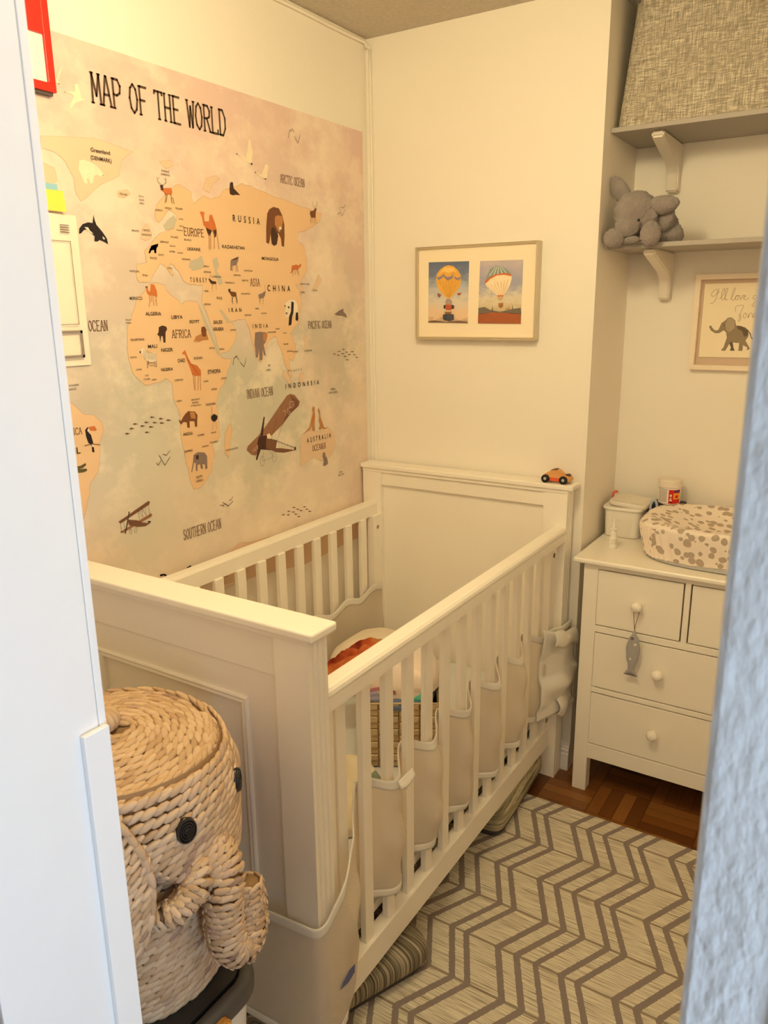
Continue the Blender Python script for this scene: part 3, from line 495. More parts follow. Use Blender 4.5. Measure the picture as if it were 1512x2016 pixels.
def painting(name, quad, mat, shapes, label):
    bm = B(); vs = [bm.verts.new(c6(p, -.0246)) for p in quad]; bm.faces.new(vs); bmesh.ops.recalc_face_normals(bm, faces=bm.faces[:])
    pr = T.part(name, bm, mat, label=label)
    bm = B(); mats = []
    for k, (c, pts) in enumerate(shapes):
        if c not in mats: mats.append(c)
        f = bm.faces.new([bm.verts.new(c6(p, -.0250-.00012*k)) for p in pts]); f.material_index = mats.index(c)
    T.part('painted_balloon', bm, [ink(c) for c in mats], parent=pr)
def skymat(name, stops, z0, z1):
    m = N(name, .6, .2); x, y, z = m.xyz()
    t = m.M('ADD', m.M('DIVIDE', m.M('SUBTRACT', z, z0), z1-z0), m.M('MULTIPLY', m.M('SUBTRACT', m.noise(30, 4, .6, v=m.comb(x, 0.0, m.M('MULTIPLY', z, 2.0))), .5), .5))
    m.color(m.ramp(t, stops)); return m.m
q = [c6(p, -.0246) for p in ((238,305),(668,292),(652,950),(232,943))]
sk1 = skymat('balloon_sky_one', [(0, rgb(196, 168, 140)), (.12, rgb(232, 200, 168)), (.35, rgb(216, 208, 196)), (.6, rgb(176, 184, 196)), (.8, rgb(118, 130, 158)), (1, rgb(104, 116, 146))], q[2].z-fz0, q[0].z-fz0)
GD, GD2, PU = (232, 178, 84), (200, 130, 60), (150, 136, 156)
E1 = [(318,480),(325,430),(360,380),(410,345),(450,335),(500,345),(550,390),(578,440),(582,500),(570,560),(520,630),(465,685),(430,685),(380,640),(335,580),(318,530)]
sh = [(GD, E1)]+[(GD2, [(350+i*34, 500), (354+i*34, 500), (432+i*5, 670), (430+i*5, 670)]) for i in range(7)]+[((246, 204, 120), [(400,360),(500,360),(540,420),(500,400),(450,420),(400,400),(350,430)]),
  (PU, [(328,455),(350,462),(385,440),(400,420),(395,455),(350,495),(328,480)]), (PU, [(392,425),(420,455),(450,462),(480,450),(500,415),(488,475),(440,498),(405,470)]), (PU, [(508,450),(540,470),(572,460),(575,480),(545,498),(515,480)]),
  ((170, 150, 140), [(430,690),(462,690),(485,720),(480,755),(418,755),(415,720)]), ((190, 96, 60), [(415,755),(480,755),(478,812),(418,812)]), ((70, 62, 70), [(395,765),(415,755),(415,800),(398,795)]), ((70, 62, 70), [(480,755),(508,765),(505,798),(480,800)]),
  ((78, 80, 92), [(388,862),(420,850),(470,850),(505,862),(505,915),(460,930),(400,920),(386,900)]), ((150, 110, 70), [(400,830),(485,830),(470,852),(420,852)]), ((190, 90, 70), [(540,632),(585,628),(565,655),(542,650)]), ((150, 96, 80), [(335,630),(370,650),(345,685),(330,650)]), ((120, 96, 84), [(232,930),(300,922),(420,938),(560,925),(652,938),(652,950),(232,943)])]
painting('balloon_print', ((238,305),(668,292),(652,950),(232,943)), sk1, sh, 'left print of a yellow hot air balloon on a slate blue sky')
q = [c6(p, -.0246) for p in ((784,292),(1244,276),(1215,958),(760,952))]
sk2 = skymat('balloon_sky_two', [(0, rgb(160, 108, 84)), (.16, rgb(170, 112, 80)), (.2, rgb(206, 188, 150)), (.4, rgb(220, 210, 190)), (.62, rgb(160, 164, 186)), (.8, rgb(176, 172, 190)), (1, rgb(196, 186, 190))], q[2].z-fz0, q[0].z-fz0)
E2 = [(835,520),(860,440),(890,375),(950,345),(1020,350),(1080,390),(1118,430),(1120,480),(1100,550),(1060,620),(1035,655),(975,665),(900,600),(850,560)]
TL, IV, RD = (140, 158, 158), (246, 228, 196), (206, 112, 66)
sh = [(IV, E2), (TL, [(835,515),(860,440),(890,375),(950,345),(1020,350),(1080,390),(1118,432),(1040,420),(950,430),(880,470)]), (RD, [(832,522),(840,500),(890,460),(960,425),(1040,415),(1118,432),(1116,452),(1040,438),(960,445),(895,480),(845,530)])]
sh += [((206, 160, 110), [(850+i*38, 545-i*10), (855+i*38, 545-i*10), (985+i*8, 655), (982+i*8, 655)]) for i in range(7)]+[((222, 226, 214), [(880+i*44, 450-i*8), (890+i*44, 448-i*8), (950+i*16, 352), (944+i*16, 352)]) for i in range(5)]
sh += [(RD, [(965,655),(1032,655),(1030,668),(968,668)]), ((216, 178, 130), [(972,668),(1022,665),(1020,695),(1000,708),(975,698)]), ((170, 116, 74), [(978,740),(1030,735),(1028,775),(1005,790),(980,778)]),
  ((90, 84, 70), [(905,830),(915,765),(920,830)]), ((90, 84, 70), [(1120,830),(1128,750),(1136,830)]), ((120, 110, 100), [(765,850),(765,790),(830,780),(900,815),(1000,830),(1130,800),(1215,790),(1218,850),(1000,838)]), ((168, 96, 62), [(765,862),(900,838),(1050,842),(1212,860),(1215,958),(760,952)])]
painting('balloon_print', ((784,292),(1244,276),(1215,958),(760,952)), sk2, sh, 'right print of a striped hot air balloon over red fields')

# ================================================================ framed elephant print in the alcove
YA0 = YA
def c7(p, yy): return at(1180+p[0]/4.033, 440+p[1]/4.033, 'y', yy)
a = c7((757,408), YA-.02); b = c7((722,1158), YA-.02)
ex0, ez1, ez0 = (a.x+b.x)/2, a.z, b.z; ex1 = ex0+.275
WFR = plain('white_frame_paint', rgb(242, 226, 206), .45, .4, .02)
T = Thing('picture_frame', ((ex0+ex1)/2, YA, ez0), 'white box frame with a grey elephant print and looped script in the alcove', 'picture')
bm = B(); frame4(bm, YA, ex0, ex1, ez0, ez1, .0155, .024, [(0, 0), (0, .024), (.0155, .024), (.0155, 0)]); T.part('frame', bm, WFR)
bm = B(); box(bm, (ex0+.008, YA-.006, ez0+.008), (ex1-.008, YA-.001, ez1-.008)); T.part('backing', bm, plain('beige_backing', rgb(206, 186, 166), .8, .1))
cx0 = ex0+.026; cz0, cz1 = ez0+.040, ez1-.028
bm = B(); box(bm, (cx0, YA-.0095, cz0), (ex1-.026, YA-.0061, cz1), .0004); card = T.part('print_card', bm, plain('cream_card', rgb(246, 232, 204), .6, .2, .02))
yc = YA-.0099
bm = B(); mats = [(150, 134, 112), (110, 96, 80), (176, 160, 136), (50, 42, 36)]
def epoly(pts, k, mi):
    f = bm.faces.new([bm.verts.new(c7(p, yc-.00012*k)) for p in pts]); f.material_index = mi
epoly([(885,808),(870,818),(885,850),(920,872),(955,870),(985,848),(1005,862),(1012,905),(985,985),(965,1005),(975,1010),(1000,1010),(1040,940),(1060,945),(1100,950),(1110,945),(1105,1000),(1100,1010),(1135,1012),(1140,965),(1175,985),(1170,1008),(1196,995),(1160,930),(1182,900),(1185,850),(1160,825),(1110,812),(1085,810),(1080,770),(1050,745),(1020,748),(1000,770),(970,790),(945,845),(920,850),(898,830)], 0, 0)
epoly([(1030,950),(1050,935),(1060,950),(1065,990),(1075,1010),(1035,1010),(1045,985)], 1, 1)
epoly([(1090,812),(1130,815),(1185,850),(1180,890),(1150,900),(1130,850),(1100,840)], 2, 1)
epoly([(1020,755),(1050,748),(1080,775),(1070,830),(1035,865),(1010,850),(1000,800)], 3, 2)
epoly([(986,805),(994,803),(994,812),(987,812)], 4, 3)
epoly([(1182,845),(1200,870),(1208,900),(1220,905),(1215,930),(1203,910),(1190,870)], 5, 1)
T.part('printed_elephant', bm, [ink(c) for c in mats], parent=card)
# looped script
SCR = [[(955,520),(915,530),(890,560),(900,580),(930,560),(945,530),(925,600),(895,635),(880,630)], [(948,545),(952,535)],
 [(955,600),(985,560),(995,520),(980,525),(970,570),(975,605),(990,600),(1012,550),(1020,515),(1005,525),(998,570),(1002,608),(1020,600)], [(1040,605),(1065,560),(1080,515),(1068,520),(1050,580),(1060,612),(1080,590),(1092,570),(1102,580),(1095,605),(1080,600),(1085,575),(1105,575),(1115,570),(1120,605),(1140,570),(1150,575),(1145,590),(1165,575),(1152,570),(1148,600),(1165,605),(1185,590)],
 [(1245,570),(1225,575),(1222,600),(1245,595),(1258,570),(1245,640),(1225,660),(1212,650),(1240,620),(1275,600)], [(1285,575),(1278,600),(1295,600),(1300,578),(1285,575)], [(1310,575),(1308,600),(1325,598),(1332,575),(1330,603)],
 [(1080,700),(1085,660),(1120,650),(1145,655),(1125,700),(1105,770),(1112,775),(1125,745),(1105,720)], [(1150,712),(1140,740),(1155,750),(1168,730),(1155,712),(1175,715)], [(1185,720),(1182,750),(1195,715),(1210,712),(1215,745),(1225,735),(1240,715),(1225,715),(1222,745),(1245,742)], [(1255,715),(1265,748),(1280,715)], [(1290,735),(1305,715),(1290,718),(1290,748),(1310,745)], [(1318,715),(1318,750),(1330,715),(1342,716)]]
bm = B()
for s in SCR:
    P = [c7(p, yc-.0004) for p in s]; sm = []
    for i in range(len(P)-1):
        p0, p1, p2, p3 = P[max(i-1, 0)], P[i], P[i+1], P[min(i+2, len(P)-1)]
        for k in range(5):
            t = k/5; sm.append(.5*((2*p1)+(p2-p0)*t+(2*p0-5*p1+4*p2-p3)*t*t+(3*p1-p0-3*p2+p3)*t**3))
    sm.append(P[-1]); tube(bm, sm, .00045, 5)
T.part('script_lettering', bm, ink((150, 124, 92)), parent=card)
# ================================================================ alcove shelves
SHG = plain('grey_shelf_paint', (.42, .39, .36), .55, .3, .03)
BRK = plain('cream_bracket_paint', (.80, .74, .66), .35, .5, .02)
YS = .0608
def shelf(label, zb, legz, hole):
    T = Thing('wall_shelf', ((XW+XR)/2, YA, zb), label, 'shelf', 'painted shelves across the alcove')
    bm = B(); box(bm, (XW+.001, YS, zb), (XR-.001, YA-.0005, zb+.0135), .0012); T.part('board', bm, SHG)
    for cx in (.940, 1.62):
        bm = B(); h = zb-legz
        prof = [(.100, 0), (.094, -.008), (.097, -.017), (.108, -.022), (.20, -.046), (.272, -.064), (.300, -.082), (.309, -.10), (.309, -h+.010), (.313, -h+.003), (.321, -h), (.3449, -h), (.3449, 0)]
        prism(bm, [(cx-.018, y, zb+z-.0004) for y, z in prof], (.036, 0, 0), .0045); T.part('bracket', bm, BRK, smooth=True, auto=40)
    return T
shelf('upper grey painted shelf on cream brackets holding the linen basket', 2.0729, 1.929, True)
shelf('lower grey painted shelf on cream brackets holding the plush elephant', 1.7494, 1.601, False)

# linen storage basket on the upper shelf
m = N('slub_linen', .92, .12); x, y, z = m.xyz()
a = m.noise(125, 3, .6, v=m.comb(m.M('MULTIPLY', x, 4.0), y, m.M('MULTIPLY', z, .22))); b = m.noise(110, 3, .6, v=m.comb(m.M('MULTIPLY', x, .35), y, m.M('MULTIPLY', z, 4.0)))
s_ = m.M('MULTIPLY', m.M('ADD', a, b), .5)
m.color(m.ramp(s_, [(.36, rgb(134, 126, 112)), (.5, rgb(170, 162, 146)), (.60, rgb(218, 210, 192))])); m.bump(s_, .002, .6); LINEN = m.m
T = Thing('storage_basket', (1.09, .2, 2.0866), 'large tapered slub linen storage basket filling the upper shelf', 'basket')
zb, zt = 2.0872, 2.418
def bskt(u, v):
    xa, xb = .824+.030*v, 1.37-.030*v; ya, yb = .068+.022*v, .335-.01*v; r = .035
    per = []; c = [(xa+r, ya+r, PI), (xb-r, ya+r, 1.5*PI), (xb-r, yb-r, 0), (xa+r, yb-r, .5*PI)]
    k = u*4; i = int(k) % 4; f = k-int(k)
    cx_, cy_, a0 = c[i]; nx_, ny_, _ = c[(i+1) % 4]
    if f < .3: an = a0+f/.3*PI/2; p = Vector((cx_+r*math.cos(an), cy_+r*math.sin(an), 0))
    else:
        an = a0+PI/2; g = (f-.3)/.7; q = Vector((cx_+r*math.cos(an), cy_+r*math.sin(an), 0)); w_ = Vector((nx_+r*math.cos(an), ny_+r*math.sin(an), 0)); p = q+(w_-q)*g
        nn = Vector((math.cos(an), math.sin(an), 0)); p += nn*(.006*math.sin(g*PI)*math.sin(v*PI)+.0025*noise.noise(Vector((g*5, i, v*5))))
    return Vector((p.x, p.y, zb+(zt-zb)*v+.003*math.sin(v*3)*0))
bm = B(); g = grid(bm, bskt, 80, 14, True)
bm.faces.new([r[0] for r in g][::-1])
T.part('body', bm, LINEN, smooth=True, auto=50)
bm = B(); tube(bm, [bskt(i/80, 1.0)+Vector((0, 0, .001)) for i in range(81)], .0045, 6); T.part('rim', bm, LINEN, smooth=True)
bm = B(); tube(bm, [(.862, .10, 2.412), (.874, .085, 2.428), (.90, .082, 2.433), (.925, .085, 2.428), (.935, .10, 2.412)], .006, 8, flat=.6); T.part('handle', bm, plain('grey_strap', (.22, .20, .19), .9, .1), smooth=True)

# plush elephant, flopped on the front edge of the lower shelf
m = N('grey_plush_fur', .95, .1); nn = m.noise(220, 4, .7)
m.color(m.mix(m.noise(30, 4), rgb(140, 130, 128), rgb(184, 172, 168))); m.bump(m.M('ADD', nn, m.noise(60, 3)), .006, 1.0)
m.b.inputs['Sheen Weight'].default_value = .4; FUR = m.m
def cp(u, v, y): return at(1180+u/4.033, v/4.033, 'y', y)
T = Thing('plush_elephant', (.92, .09, 1.7630), 'fluffy grey plush elephant flopped on the front of the lower shelf', 'plush toy')
def lump(bm, c, r, sc=(1, 1, 1), R=None, amp=.05, fr=3):
    c = Vector(c)
    ball(bm, c, r, sc, R, 110, 74, lambda d: 1+amp*noise.noise(d*fr+c*30)+.05*noise.noise(d*9+c*50)+.03*noise.noise(d*26+c*50)+.045*noise.noise(d*48+c*90))
def RY(a): return Matrix.Rotation(math.radians(a), 3, 'Y')
bm = B()
lump(bm, cp(430, 1790, .135), .060, (1.15, 1.0, .80)); lump(bm, cp(290, 1700, .075), .064, (1.0, .95, .98)); lump(bm, cp(225, 1800, .040), .037, (1, .8, .9)); lump(bm, cp(370, 1730, .05), .032, (1, .7, .9))
T.part('body', bm, FUR, smooth=True)
bm = B(); lump(bm, cp(405, 1858, .027), .031, (.92, .85, 1.15)); T.part('trunk', bm, FUR, smooth=True)
bm = B(); lump(bm, cp(168, 1515, .085), .046, (.52, .30, 1.0), RY(-34)); T.part('ear', bm, FUR, smooth=True)
bm = B(); lump(bm, cp(495, 1630, .062), .046, (1.06, .5, .56), RY(-6)); lump(bm, cp(520, 1730, .085), .036, (.72, .4, 1.05), RY(18)); T.part('ear', bm, FUR, smooth=True)
for c, r, sc in (((115, 1895, .030), .030, (1.05, .8, .95)), ((575, 1862, .135), .033, (1, 1, 1)), ((500, 1870, .125), .031, (1, 1, .95)), ((262, 1905, .032), .020, (1.2, .7, .55))):
    bm = B(); lump(bm, cp(*c), r, sc); T.part('foot' if c[0] != 262 else 'tail', bm, FUR, smooth=True)
bm = B(); ball(bm, cp(312, 1748, .0085), .0042); T.part('eye', bm, plain('black_eye', (.01, .01, .01), .1, .8), smooth=True)
# ================================================================ the crib
CW = plain('crib_white_paint', (.89, .845, .765), .34, .5, .02, 6, .00015)
CH = 'white wooden crib with panelled ends and slatted sides, its end posts fluted'
T = crib = Thing('crib', (.404, -.71, 0), CH, 'crib')
XL0, XL1, XR0, XR1 = .011, .089, .708, .7865
def fluted(bm, x0, x1, y0, y1, z0, z1, side):
    P = []
    def groove(a, b, n):   # along the outer side from a to b
        out = []; 
        for i in range(n):
            t = a+(b-a)*(.22+.28*i); w_ = (b-a)*.07
            out += [(t-w_*1.0, 0), (t-w_*.4, .0035), (t+w_*.4, .0035), (t+w_*1.0, 0)]
        return out
    if side > 0:
        P = [(x0, y0), (x1, y0)]+[(x1-d, t) for t, d in groove(y0, y1, 3)]+[(x1, y1), (x0, y1)]
    else:
        P = [(x1, y1), (x0, y1)]+[(x0+d, t) for t, d in groove(y1, y0, 3)]+[(x0, y0), (x1, y0)]
    prism(bm, [(a, b, z0) for a, b in P], (0, 0, z1-z0))
for nm, (cy0, cy1), (py0, py1), face in (('headboard', (-.0865, -.012), (-.078, -.020), -1), ('footboard', (-1.4162, -1.3407), (-1.405, -1.350), -1)):
    zc0, zc1 = 1.0235, 1.0410
    bm = B(); yc = (py0+py1)/2
    if nm == 'headboard':
        box(bm, (XL1-.002, py0+.006, .965), (XR0+.002, py1-.012, zc0-.012), .001)
        box(bm, (XL1-.002, yc-.010, .13), (XR0+.002, yc+.008, .968))
        box(bm, (XL1-.002, py0+.004, .10), (XR0+.002, py1-.006, .17), .001)
        box(bm, (.087, py0+.010, .962), (.71, yc-.006, .9665), .001)
    else:
        # stiles and rails with an inset panel and a raised bead round it
        ox0, ox1, oz0, oz1 = .190, .607, .24, .848
        box(bm, (XL1-.002, py0+.018, oz1), (XR0+.002, py1-.010, zc0-.010), .001); box(bm, (XL1-.002, py0+.018, .135), (XR0+.002, py1-.010, oz0), .001)
        box(bm, (XL1-.002, py0+.018, oz0-.001), (ox0, py1-.010, oz1+.001), .001); box(bm, (ox1, py0+.018, oz0-.001), (XR0+.002, py1-.010, oz1+.001), .001)
        box(bm, (ox0-.002, yc-.004, oz0-.002), (ox1+.002, yc+.006, oz1+.002))
        box(bm, (XL1-.002, py0+.015, .925), (XR0+.002, py0+.019, zc0-.010), .0015)
        pf = [(-.014, -.0005), (-.014, .004), (-.010, .006), (-.006, .004), (.0, .005), (.004, .002), (.006, -.012), (-.002, -.012)]
        Cn = [(ox0, oz0, 1, 1), (ox1, oz0, -1, 1), (ox1, oz1, -1, -1), (ox0, oz1, 1, -1)]
        rg = [[bm.verts.new((cx_+sx*a, py0+.018-b, cz_+sz*a)) for a, b in pf] for cx_, cz_, sx, sz in Cn]
        for i in range(4):
            for k in range(len(pf)): bm.faces.new((rg[i][k], rg[i][(k+1) % len(pf)], rg[(i+1) % 4][(k+1) % len(pf)], rg[(i+1) % 4][k]))
    hb = T.part(nm, bm, CW)
    for x0, x1, sd in ((XL0, XL1, -1), (XR0, XR1, 1)):
        bm = B(); fluted(bm, x0, x1, py0, py1, 0 if nm == 'headboard' else .009, zc0-.011, sd); T.part('post', bm, CW, parent=hb)
    bm = B(); box(bm, (.0095, py0-.002, zc0-.0115), (.7885, py1+.002, zc0+.001), .002); box(bm, (.004, cy0, zc0), (.8045, cy1, zc1), .0045, 3)
    T.part('cap_rail', bm, CW, parent=hb)
    if nm == 'headboard':
        bm = B()
        for zz in (.522, .39, .258):
            for xx in (.042, .755):
                lathe(bm, [(.0028, 0), (.0028, -.0006)], (xx, py0-.0001, zz), 10, 'y')
        T.part('bolt_hole', bm, plain('dark_hole', (.04, .025, .015), .8), parent=hb)
YA_, YB_ = -1.350, -.078
P0, DP = -1.2675, .0907
for sgn, mx in ((1, lambda x: x), (-1, lambda x: .8165-x)):
    bm = B(); prof = [(.784, .854), (.784, .8795), (.7815, .8815), (.7862, .8845), (.7875, .8900), (.786, .8970), (.781, .9020), (.776, .9035), (.752, .9035), (.747, .9015), (.744, .896), (.744, .854)]
    prism(bm, [(mx(a), YA_, b) for a, b in prof], (0, YB_-YA_, 0))
    side = T.part('side_rail', bm, CW)
    bm = B(); box(bm, tuple(min(a, b) for a, b in zip((mx(.728), YA_, .1185), (mx(.762), YB_, .1925))), tuple(max(a, b) for a, b in zip((mx(.728), YA_, .1185), (mx(.762), YB_, .1925))), .002); T.part('bottom_rail', bm, CW, parent=side)
    for k in range(13):
        y = P0+DP*k; xa, xb = sorted((mx(.7365), mx(.7525))); bm = B(); box(bm, (xa, y-.0165, .190), (xb, y+.0165, .856), .0022); T.part('slat', bm, CW, parent=side)
    for ya, yb in ((YA_, YA_+.048), (YB_-.046, YB_)):
        xa, xb = sorted((mx(.730), mx(.760))); bm = B(); box(bm, (xa, ya, .190), (xb, yb, .856), .002); T.part('end_stile', bm, CW, parent=side)
    bm = B()
    for yy, zz in ((YB_-.022, .812), (YB_-.022, .225), (YA_+.022, .812)):
        lathe(bm, [(.0085, .0), (.0085, .0008), (.0065, .0012), (.0045, .0005), (.004, -.0005)] if sgn > 0 else [(.0085, -.0), (.0085, -.0008)], (mx(.760), yy, zz), 14, 'x')
        if sgn < 0: lathe(bm, [(.0075, 0), (.0075, .0008)], (mx(.730), yy, zz), 14, 'x')
    T.part('barrel_bolt', bm, plain('dull_bolt_metal', (.34, .30, .24), .4, .5, metal=.7), parent=side)
bm = B(); box(bm, (.096, -1.345, .205), (.722, -.085, .228), .002); T.part('mattress_support', bm, CW)

# mattress
SHEET = cloth('pale_blue_white_sheet', (.74, .76, .78), 700)
def cushion(bm, lo, hi, r, puff, n=30, m_=60, wr=.0):
    lo, hi = Vector(lo), Vector(hi); c = (lo+hi)/2; h = (hi-lo)/2
    def f(a, b):
        th = 2*PI*a; ph = PI*b; e = .16
        s = lambda v, p: math.copysign(abs(v)**p, v)
        d = Vector((s(math.cos(th), e)*s(math.sin(ph), .3), s(math.sin(th), e)*s(math.sin(ph), .3), -s(math.cos(ph), .42)))
        p = Vector((d.x*h.x, d.y*h.y, d.z*h.z)); 
        return c+p+Vector((0, 0, wr*noise.noise(p*14)*max(0, d.z)))
    grid(bm, f, m_, n, True)
bm = B(); cushion(bm, (.110, -1.335, .2285), (.722, -.086, .372), .02, 0, 34, 96, .004)
single('crib_mattress', bm, SHEET, (.41, -.71, .2285), 'crib mattress in a pale blue white fitted sheet lying inside the crib', 'mattress', smooth=True)

# ================================================================ breathable mesh liner woven through the slats
m = N('liner_mesh', .85, .1); x, y, z = m.xyz(); fq = 1500.0
g1 = m.M('MULTIPLY', m.M('SINE', m.M('MULTIPLY', m.M('ADD', y, x), fq)), m.M('SINE', m.M('MULTIPLY', z, fq)))
m.color(m.mix(m.M('GREATER_THAN', g1, -.1), (.86, .81, .75), (.93, .89, .83))); m.bump(g1, .0005, .6)
tr = m.n('BsdfTransparent'); trl = m.n('BsdfTranslucent', Color=(.93, .88, .8, 1))
mx1 = m.n('MixShader', _0=.60, _1=m.b.outputs[0], _2=trl); mx2 = m.n('MixShader', _0=m.M('MULTIPLY', m.M('LESS_THAN', g1, -.35), .16), _1=mx1, _2=tr)
m.t.links.new(mx2, m.t.nodes['Material Output'].inputs[0]); MESH = m.m
HEM = cloth('liner_binding', (.90, .87, .81), 900)
LN = Thing('crib_liner', (.78, -.75, .28), 'white breathable mesh liner woven through the slats on the right side of the crib', 'crib liner')
# plan path: (x, y, ztop, zbot)
path = []
path += [(.30, -1.4110, .383, .105), (.45, -1.4125, .388, .108), (.58, -1.4140, .400, .112), (.68, -1.4160, .415, .118), (.755, -1.4185, .424, .122), (.787, -1.4150, .425, .122), (.7975, -1.398, .430, .124), (.8000, -1.375, .448, .130), (.802, -1.34, .478, .150)]
path += [(.790, -1.310, .492, .165), (.778, -1.285, .512, .188), (.768, -1.262, .530, .208), (.750, -1.232, .553, .232)]
y = -1.212
while y < -.165:
    ph = math.cos(PI*(y-P0)/DP); path.append((.7475+.0215*ph, y, .580-.016*ph, .272-.006*ph)); y += .0151
path += [(.775, -.135, .575, .285), (.795, -.10, .575, .290), (.7985, -.075, .574, .292), (.8000, -.045, .573, .293), (.801, -.020, .572, .293)]
def smooth_path(P, n=4):
    P = [Vector(p) for p in P] if len(P[0]) < 4 else P; out = []
    for i in range(len(P)-1):
        p0, p1, p2, p3 = P[max(i-1, 0)], P[i], P[i+1], P[min(i+2, len(P)-1)]
        for k in range(n):
            t = k/n; out.append(tuple(.5*((2*p1[j])+(p2[j]-p0[j])*t+(2*p0[j]-5*p1[j]+4*p2[j]-p3[j])*t*t+(3*p1[j]-p0[j]-3*p2[j]+p3[j])*t**3) for j in range(len(p1))))
    out.append(tuple(P[-1])); return out
SPth = smooth_path(path, 3); NS = len(SPth)
def liner_pt(i, v, off=0.0):
    x, y, zt, zb = SPth[i]
    a, b = SPth[max(i-1, 0)], SPth[min(i+1, NS-1)]; d = Vector((b[0]-a[0], b[1]-a[1], 0)).normalized(); n_ = Vector((d.y, -d.x, 0))
    out = max(0, (x-.750)/.018) if y > -1.33 and y < -.13 else 0
    bulge = min(out, 1)*(.017*math.sin(PI*v)**1.0+.0065*math.sin(4.4*PI*v+1+y*11))*(0.75+.5*noise.noise(Vector((y*4, 0, 0))))
    if y <= -1.33 and y > -1.40: bulge = .004*math.sin(PI*v)
    z = zb+(zt-zb)*v
    return Vector((x, y, z))+n_*(bulge+off)
def ribbon(bm, v0, v1, nv, th, off=0.0, i0=0, i1=None):
    i1 = i1 or NS
    g = [[bm.verts.new(liner_pt(i, v0+(v1-v0)*j/(nv-1), off)) for j in range(nv)] for i in range(i0, i1)]
    for a, b in zip(g, g[1:]):
        for j in range(nv-1): bm.faces.new((a[j], b[j], b[j+1], a[j+1]))
    solid(bm, th)
bm = B(); ribbon(bm, .03, .97, 16, .0012); LN.part('mesh_panel', bm, MESH, smooth=True)
bm = B(); ribbon(bm, .925, 1.0, 5, .0032, .0012); LN.part('top_binding', bm, HEM, smooth=True)
bm = B(); ribbon(bm, .0, .065, 4, .0028, .0010); LN.part('bottom_binding', bm, HEM, smooth=True)
bm = B()   # the little turned-over tab of binding on the top edge
ii = min(range(NS), key=lambda i: abs(SPth[i][1]+1.075) + abs(SPth[i][0]-.77)*2); q = liner_pt(ii, 1.0, .004)
grid(bm, lambda a, b: q+Vector((.016+.010*math.sin(b*2.5)*b, -.034+.062*a, .010-.018*b-.010*math.sin(a*3)*b)), 10, 6); solid(bm, .002)
LN.part('binding_tab', bm, HEM, smooth=True)
bm = B(); 
prism(bm, [at(u, v, 'x', .8075) for u, v in ((698, 1898), (697, 1914), (685, 1934), (670, 1948), (677, 1930), (688, 1910))], (.0015, 0, 0)); LN.part('care_tag', bm, plain('blue_tag', rgb(98, 104, 150), .7), label='small blue sewn tag')
# bunched end round the headboard post
def ruff(a, b):
    s = a; z = .600-.325*b
    y = -.215+.20*s; base = .772+.040*min(1, s*1.8)
    fold = .013*math.sin(b*11+s*2.2)+.004*math.sin(b*23-s*3+1)
    drop = -.075*s*(1-b)+.004*math.sin(b*8)*s
    return Vector((base+max(-.004, fold)*.9+.006*s, y, z+drop))
bm = B(); grid(bm, ruff, 26, 40); solid(bm, .0028); LN.part('gathered_end', bm, HEM, smooth=True)
def flap(a, b): return Vector((.8180+.010*math.sin(b*2.4)+.004*math.sin(a*7), -.225+.205*a, .606-.060*a-.052*b+.006*math.sin(a*8+b*2)))
bm = B(); grid(bm, flap, 24, 8); solid(bm, .004); LN.part('fastening_flap', bm, HEM, smooth=True)
def flap2(a, b): return Vector((.806+.016*math.sin(b*2.8)+.003*math.sin(a*5), -.14+.11*a, .335-.055*b-.03*math.sin(a*3)*b))
bm = B(); grid(bm, flap2, 18, 10); solid(bm, .003); LN.part('fastening_flap', bm, HEM, smooth=True)

LL = Thing('crib_liner', (.09, -.72, .29), 'white padded mesh liner along the wall side inside the crib', 'crib liner')
def lft(a, b):
    y = -1.335+1.245*a; k = math.sin((y-P0)/DP*PI/1.0)
    sc = .5-.5*math.cos((y-P0)/DP*PI)
    return Vector((.0925+.009*math.sin(PI*b)*sc+.003*math.sin(b*9+y*20), y, .285+(.305+.012*math.sin((y-P0)/DP*PI))*b))
bm = B(); grid(bm, lft, 150, 16); solid(bm, .002); LL.part('mesh_panel', bm, MESH, smooth=True)
bm = B(); grid(bm, lambda a, b: lft(a, .92+.085*b)+Vector((.0022, 0, 0)), 150, 4); solid(bm, .003); LL.part('top_binding', bm, HEM, smooth=True)
# ================================================================ things lying in the crib
ZM = .3725
CREAM = cloth('cream_blanket_cloth', rgb(232, 222, 198), 600); SAGE = cloth('sage_binding', rgb(150, 164, 146), 600)
def folds(c, r, fn, nu=60, nv=26, floor=None):
    """rumpled cloth heap: a displaced mound with a flat underside"""
    c = Vector(c)
    def f(a, b):
        th = 2*PI*a; rr = math.sin(PI*.5*min(1, b*1.25)) if b < .8 else 1.0
        e = 1+.10*noise.noise(Vector((math.cos(th)*1.3, math.sin(th)*1.3, c.x*9)))
        x, y = math.cos(th)*r[0]*rr*e, math.sin(th)*r[1]*rr*e
        h = math.sqrt(max(0, 1-rr*rr*.96))**.8 if b < .8 else .2*(1-(b-.8)/.2)
        z = r[2]*h
        z += fn(x, y)*(1-rr**6)*min(1, r[2]*20)
        return c+Vector((x, y, max(.0008, z)))
    return f
T = Thing('baby_blanket', (.47, -1.03, ZM), 'crumpled cream blanket with sage green binding at the near end of the mattress', 'blanket')
fnb = lambda x, y: .020*math.sin(x*26+y*34+2*noise.noise(Vector((x*7, y*7, 1))))+.022*noise.noise(Vector((x*9, y*9, 4)))
bm = B(); fb = folds((.455, -1.02, ZM), (.215, .165, .085), fnb, 60); grid(bm, fb, 90, 34, True); T.part('cloth', bm, CREAM, smooth=True)
bm = B()
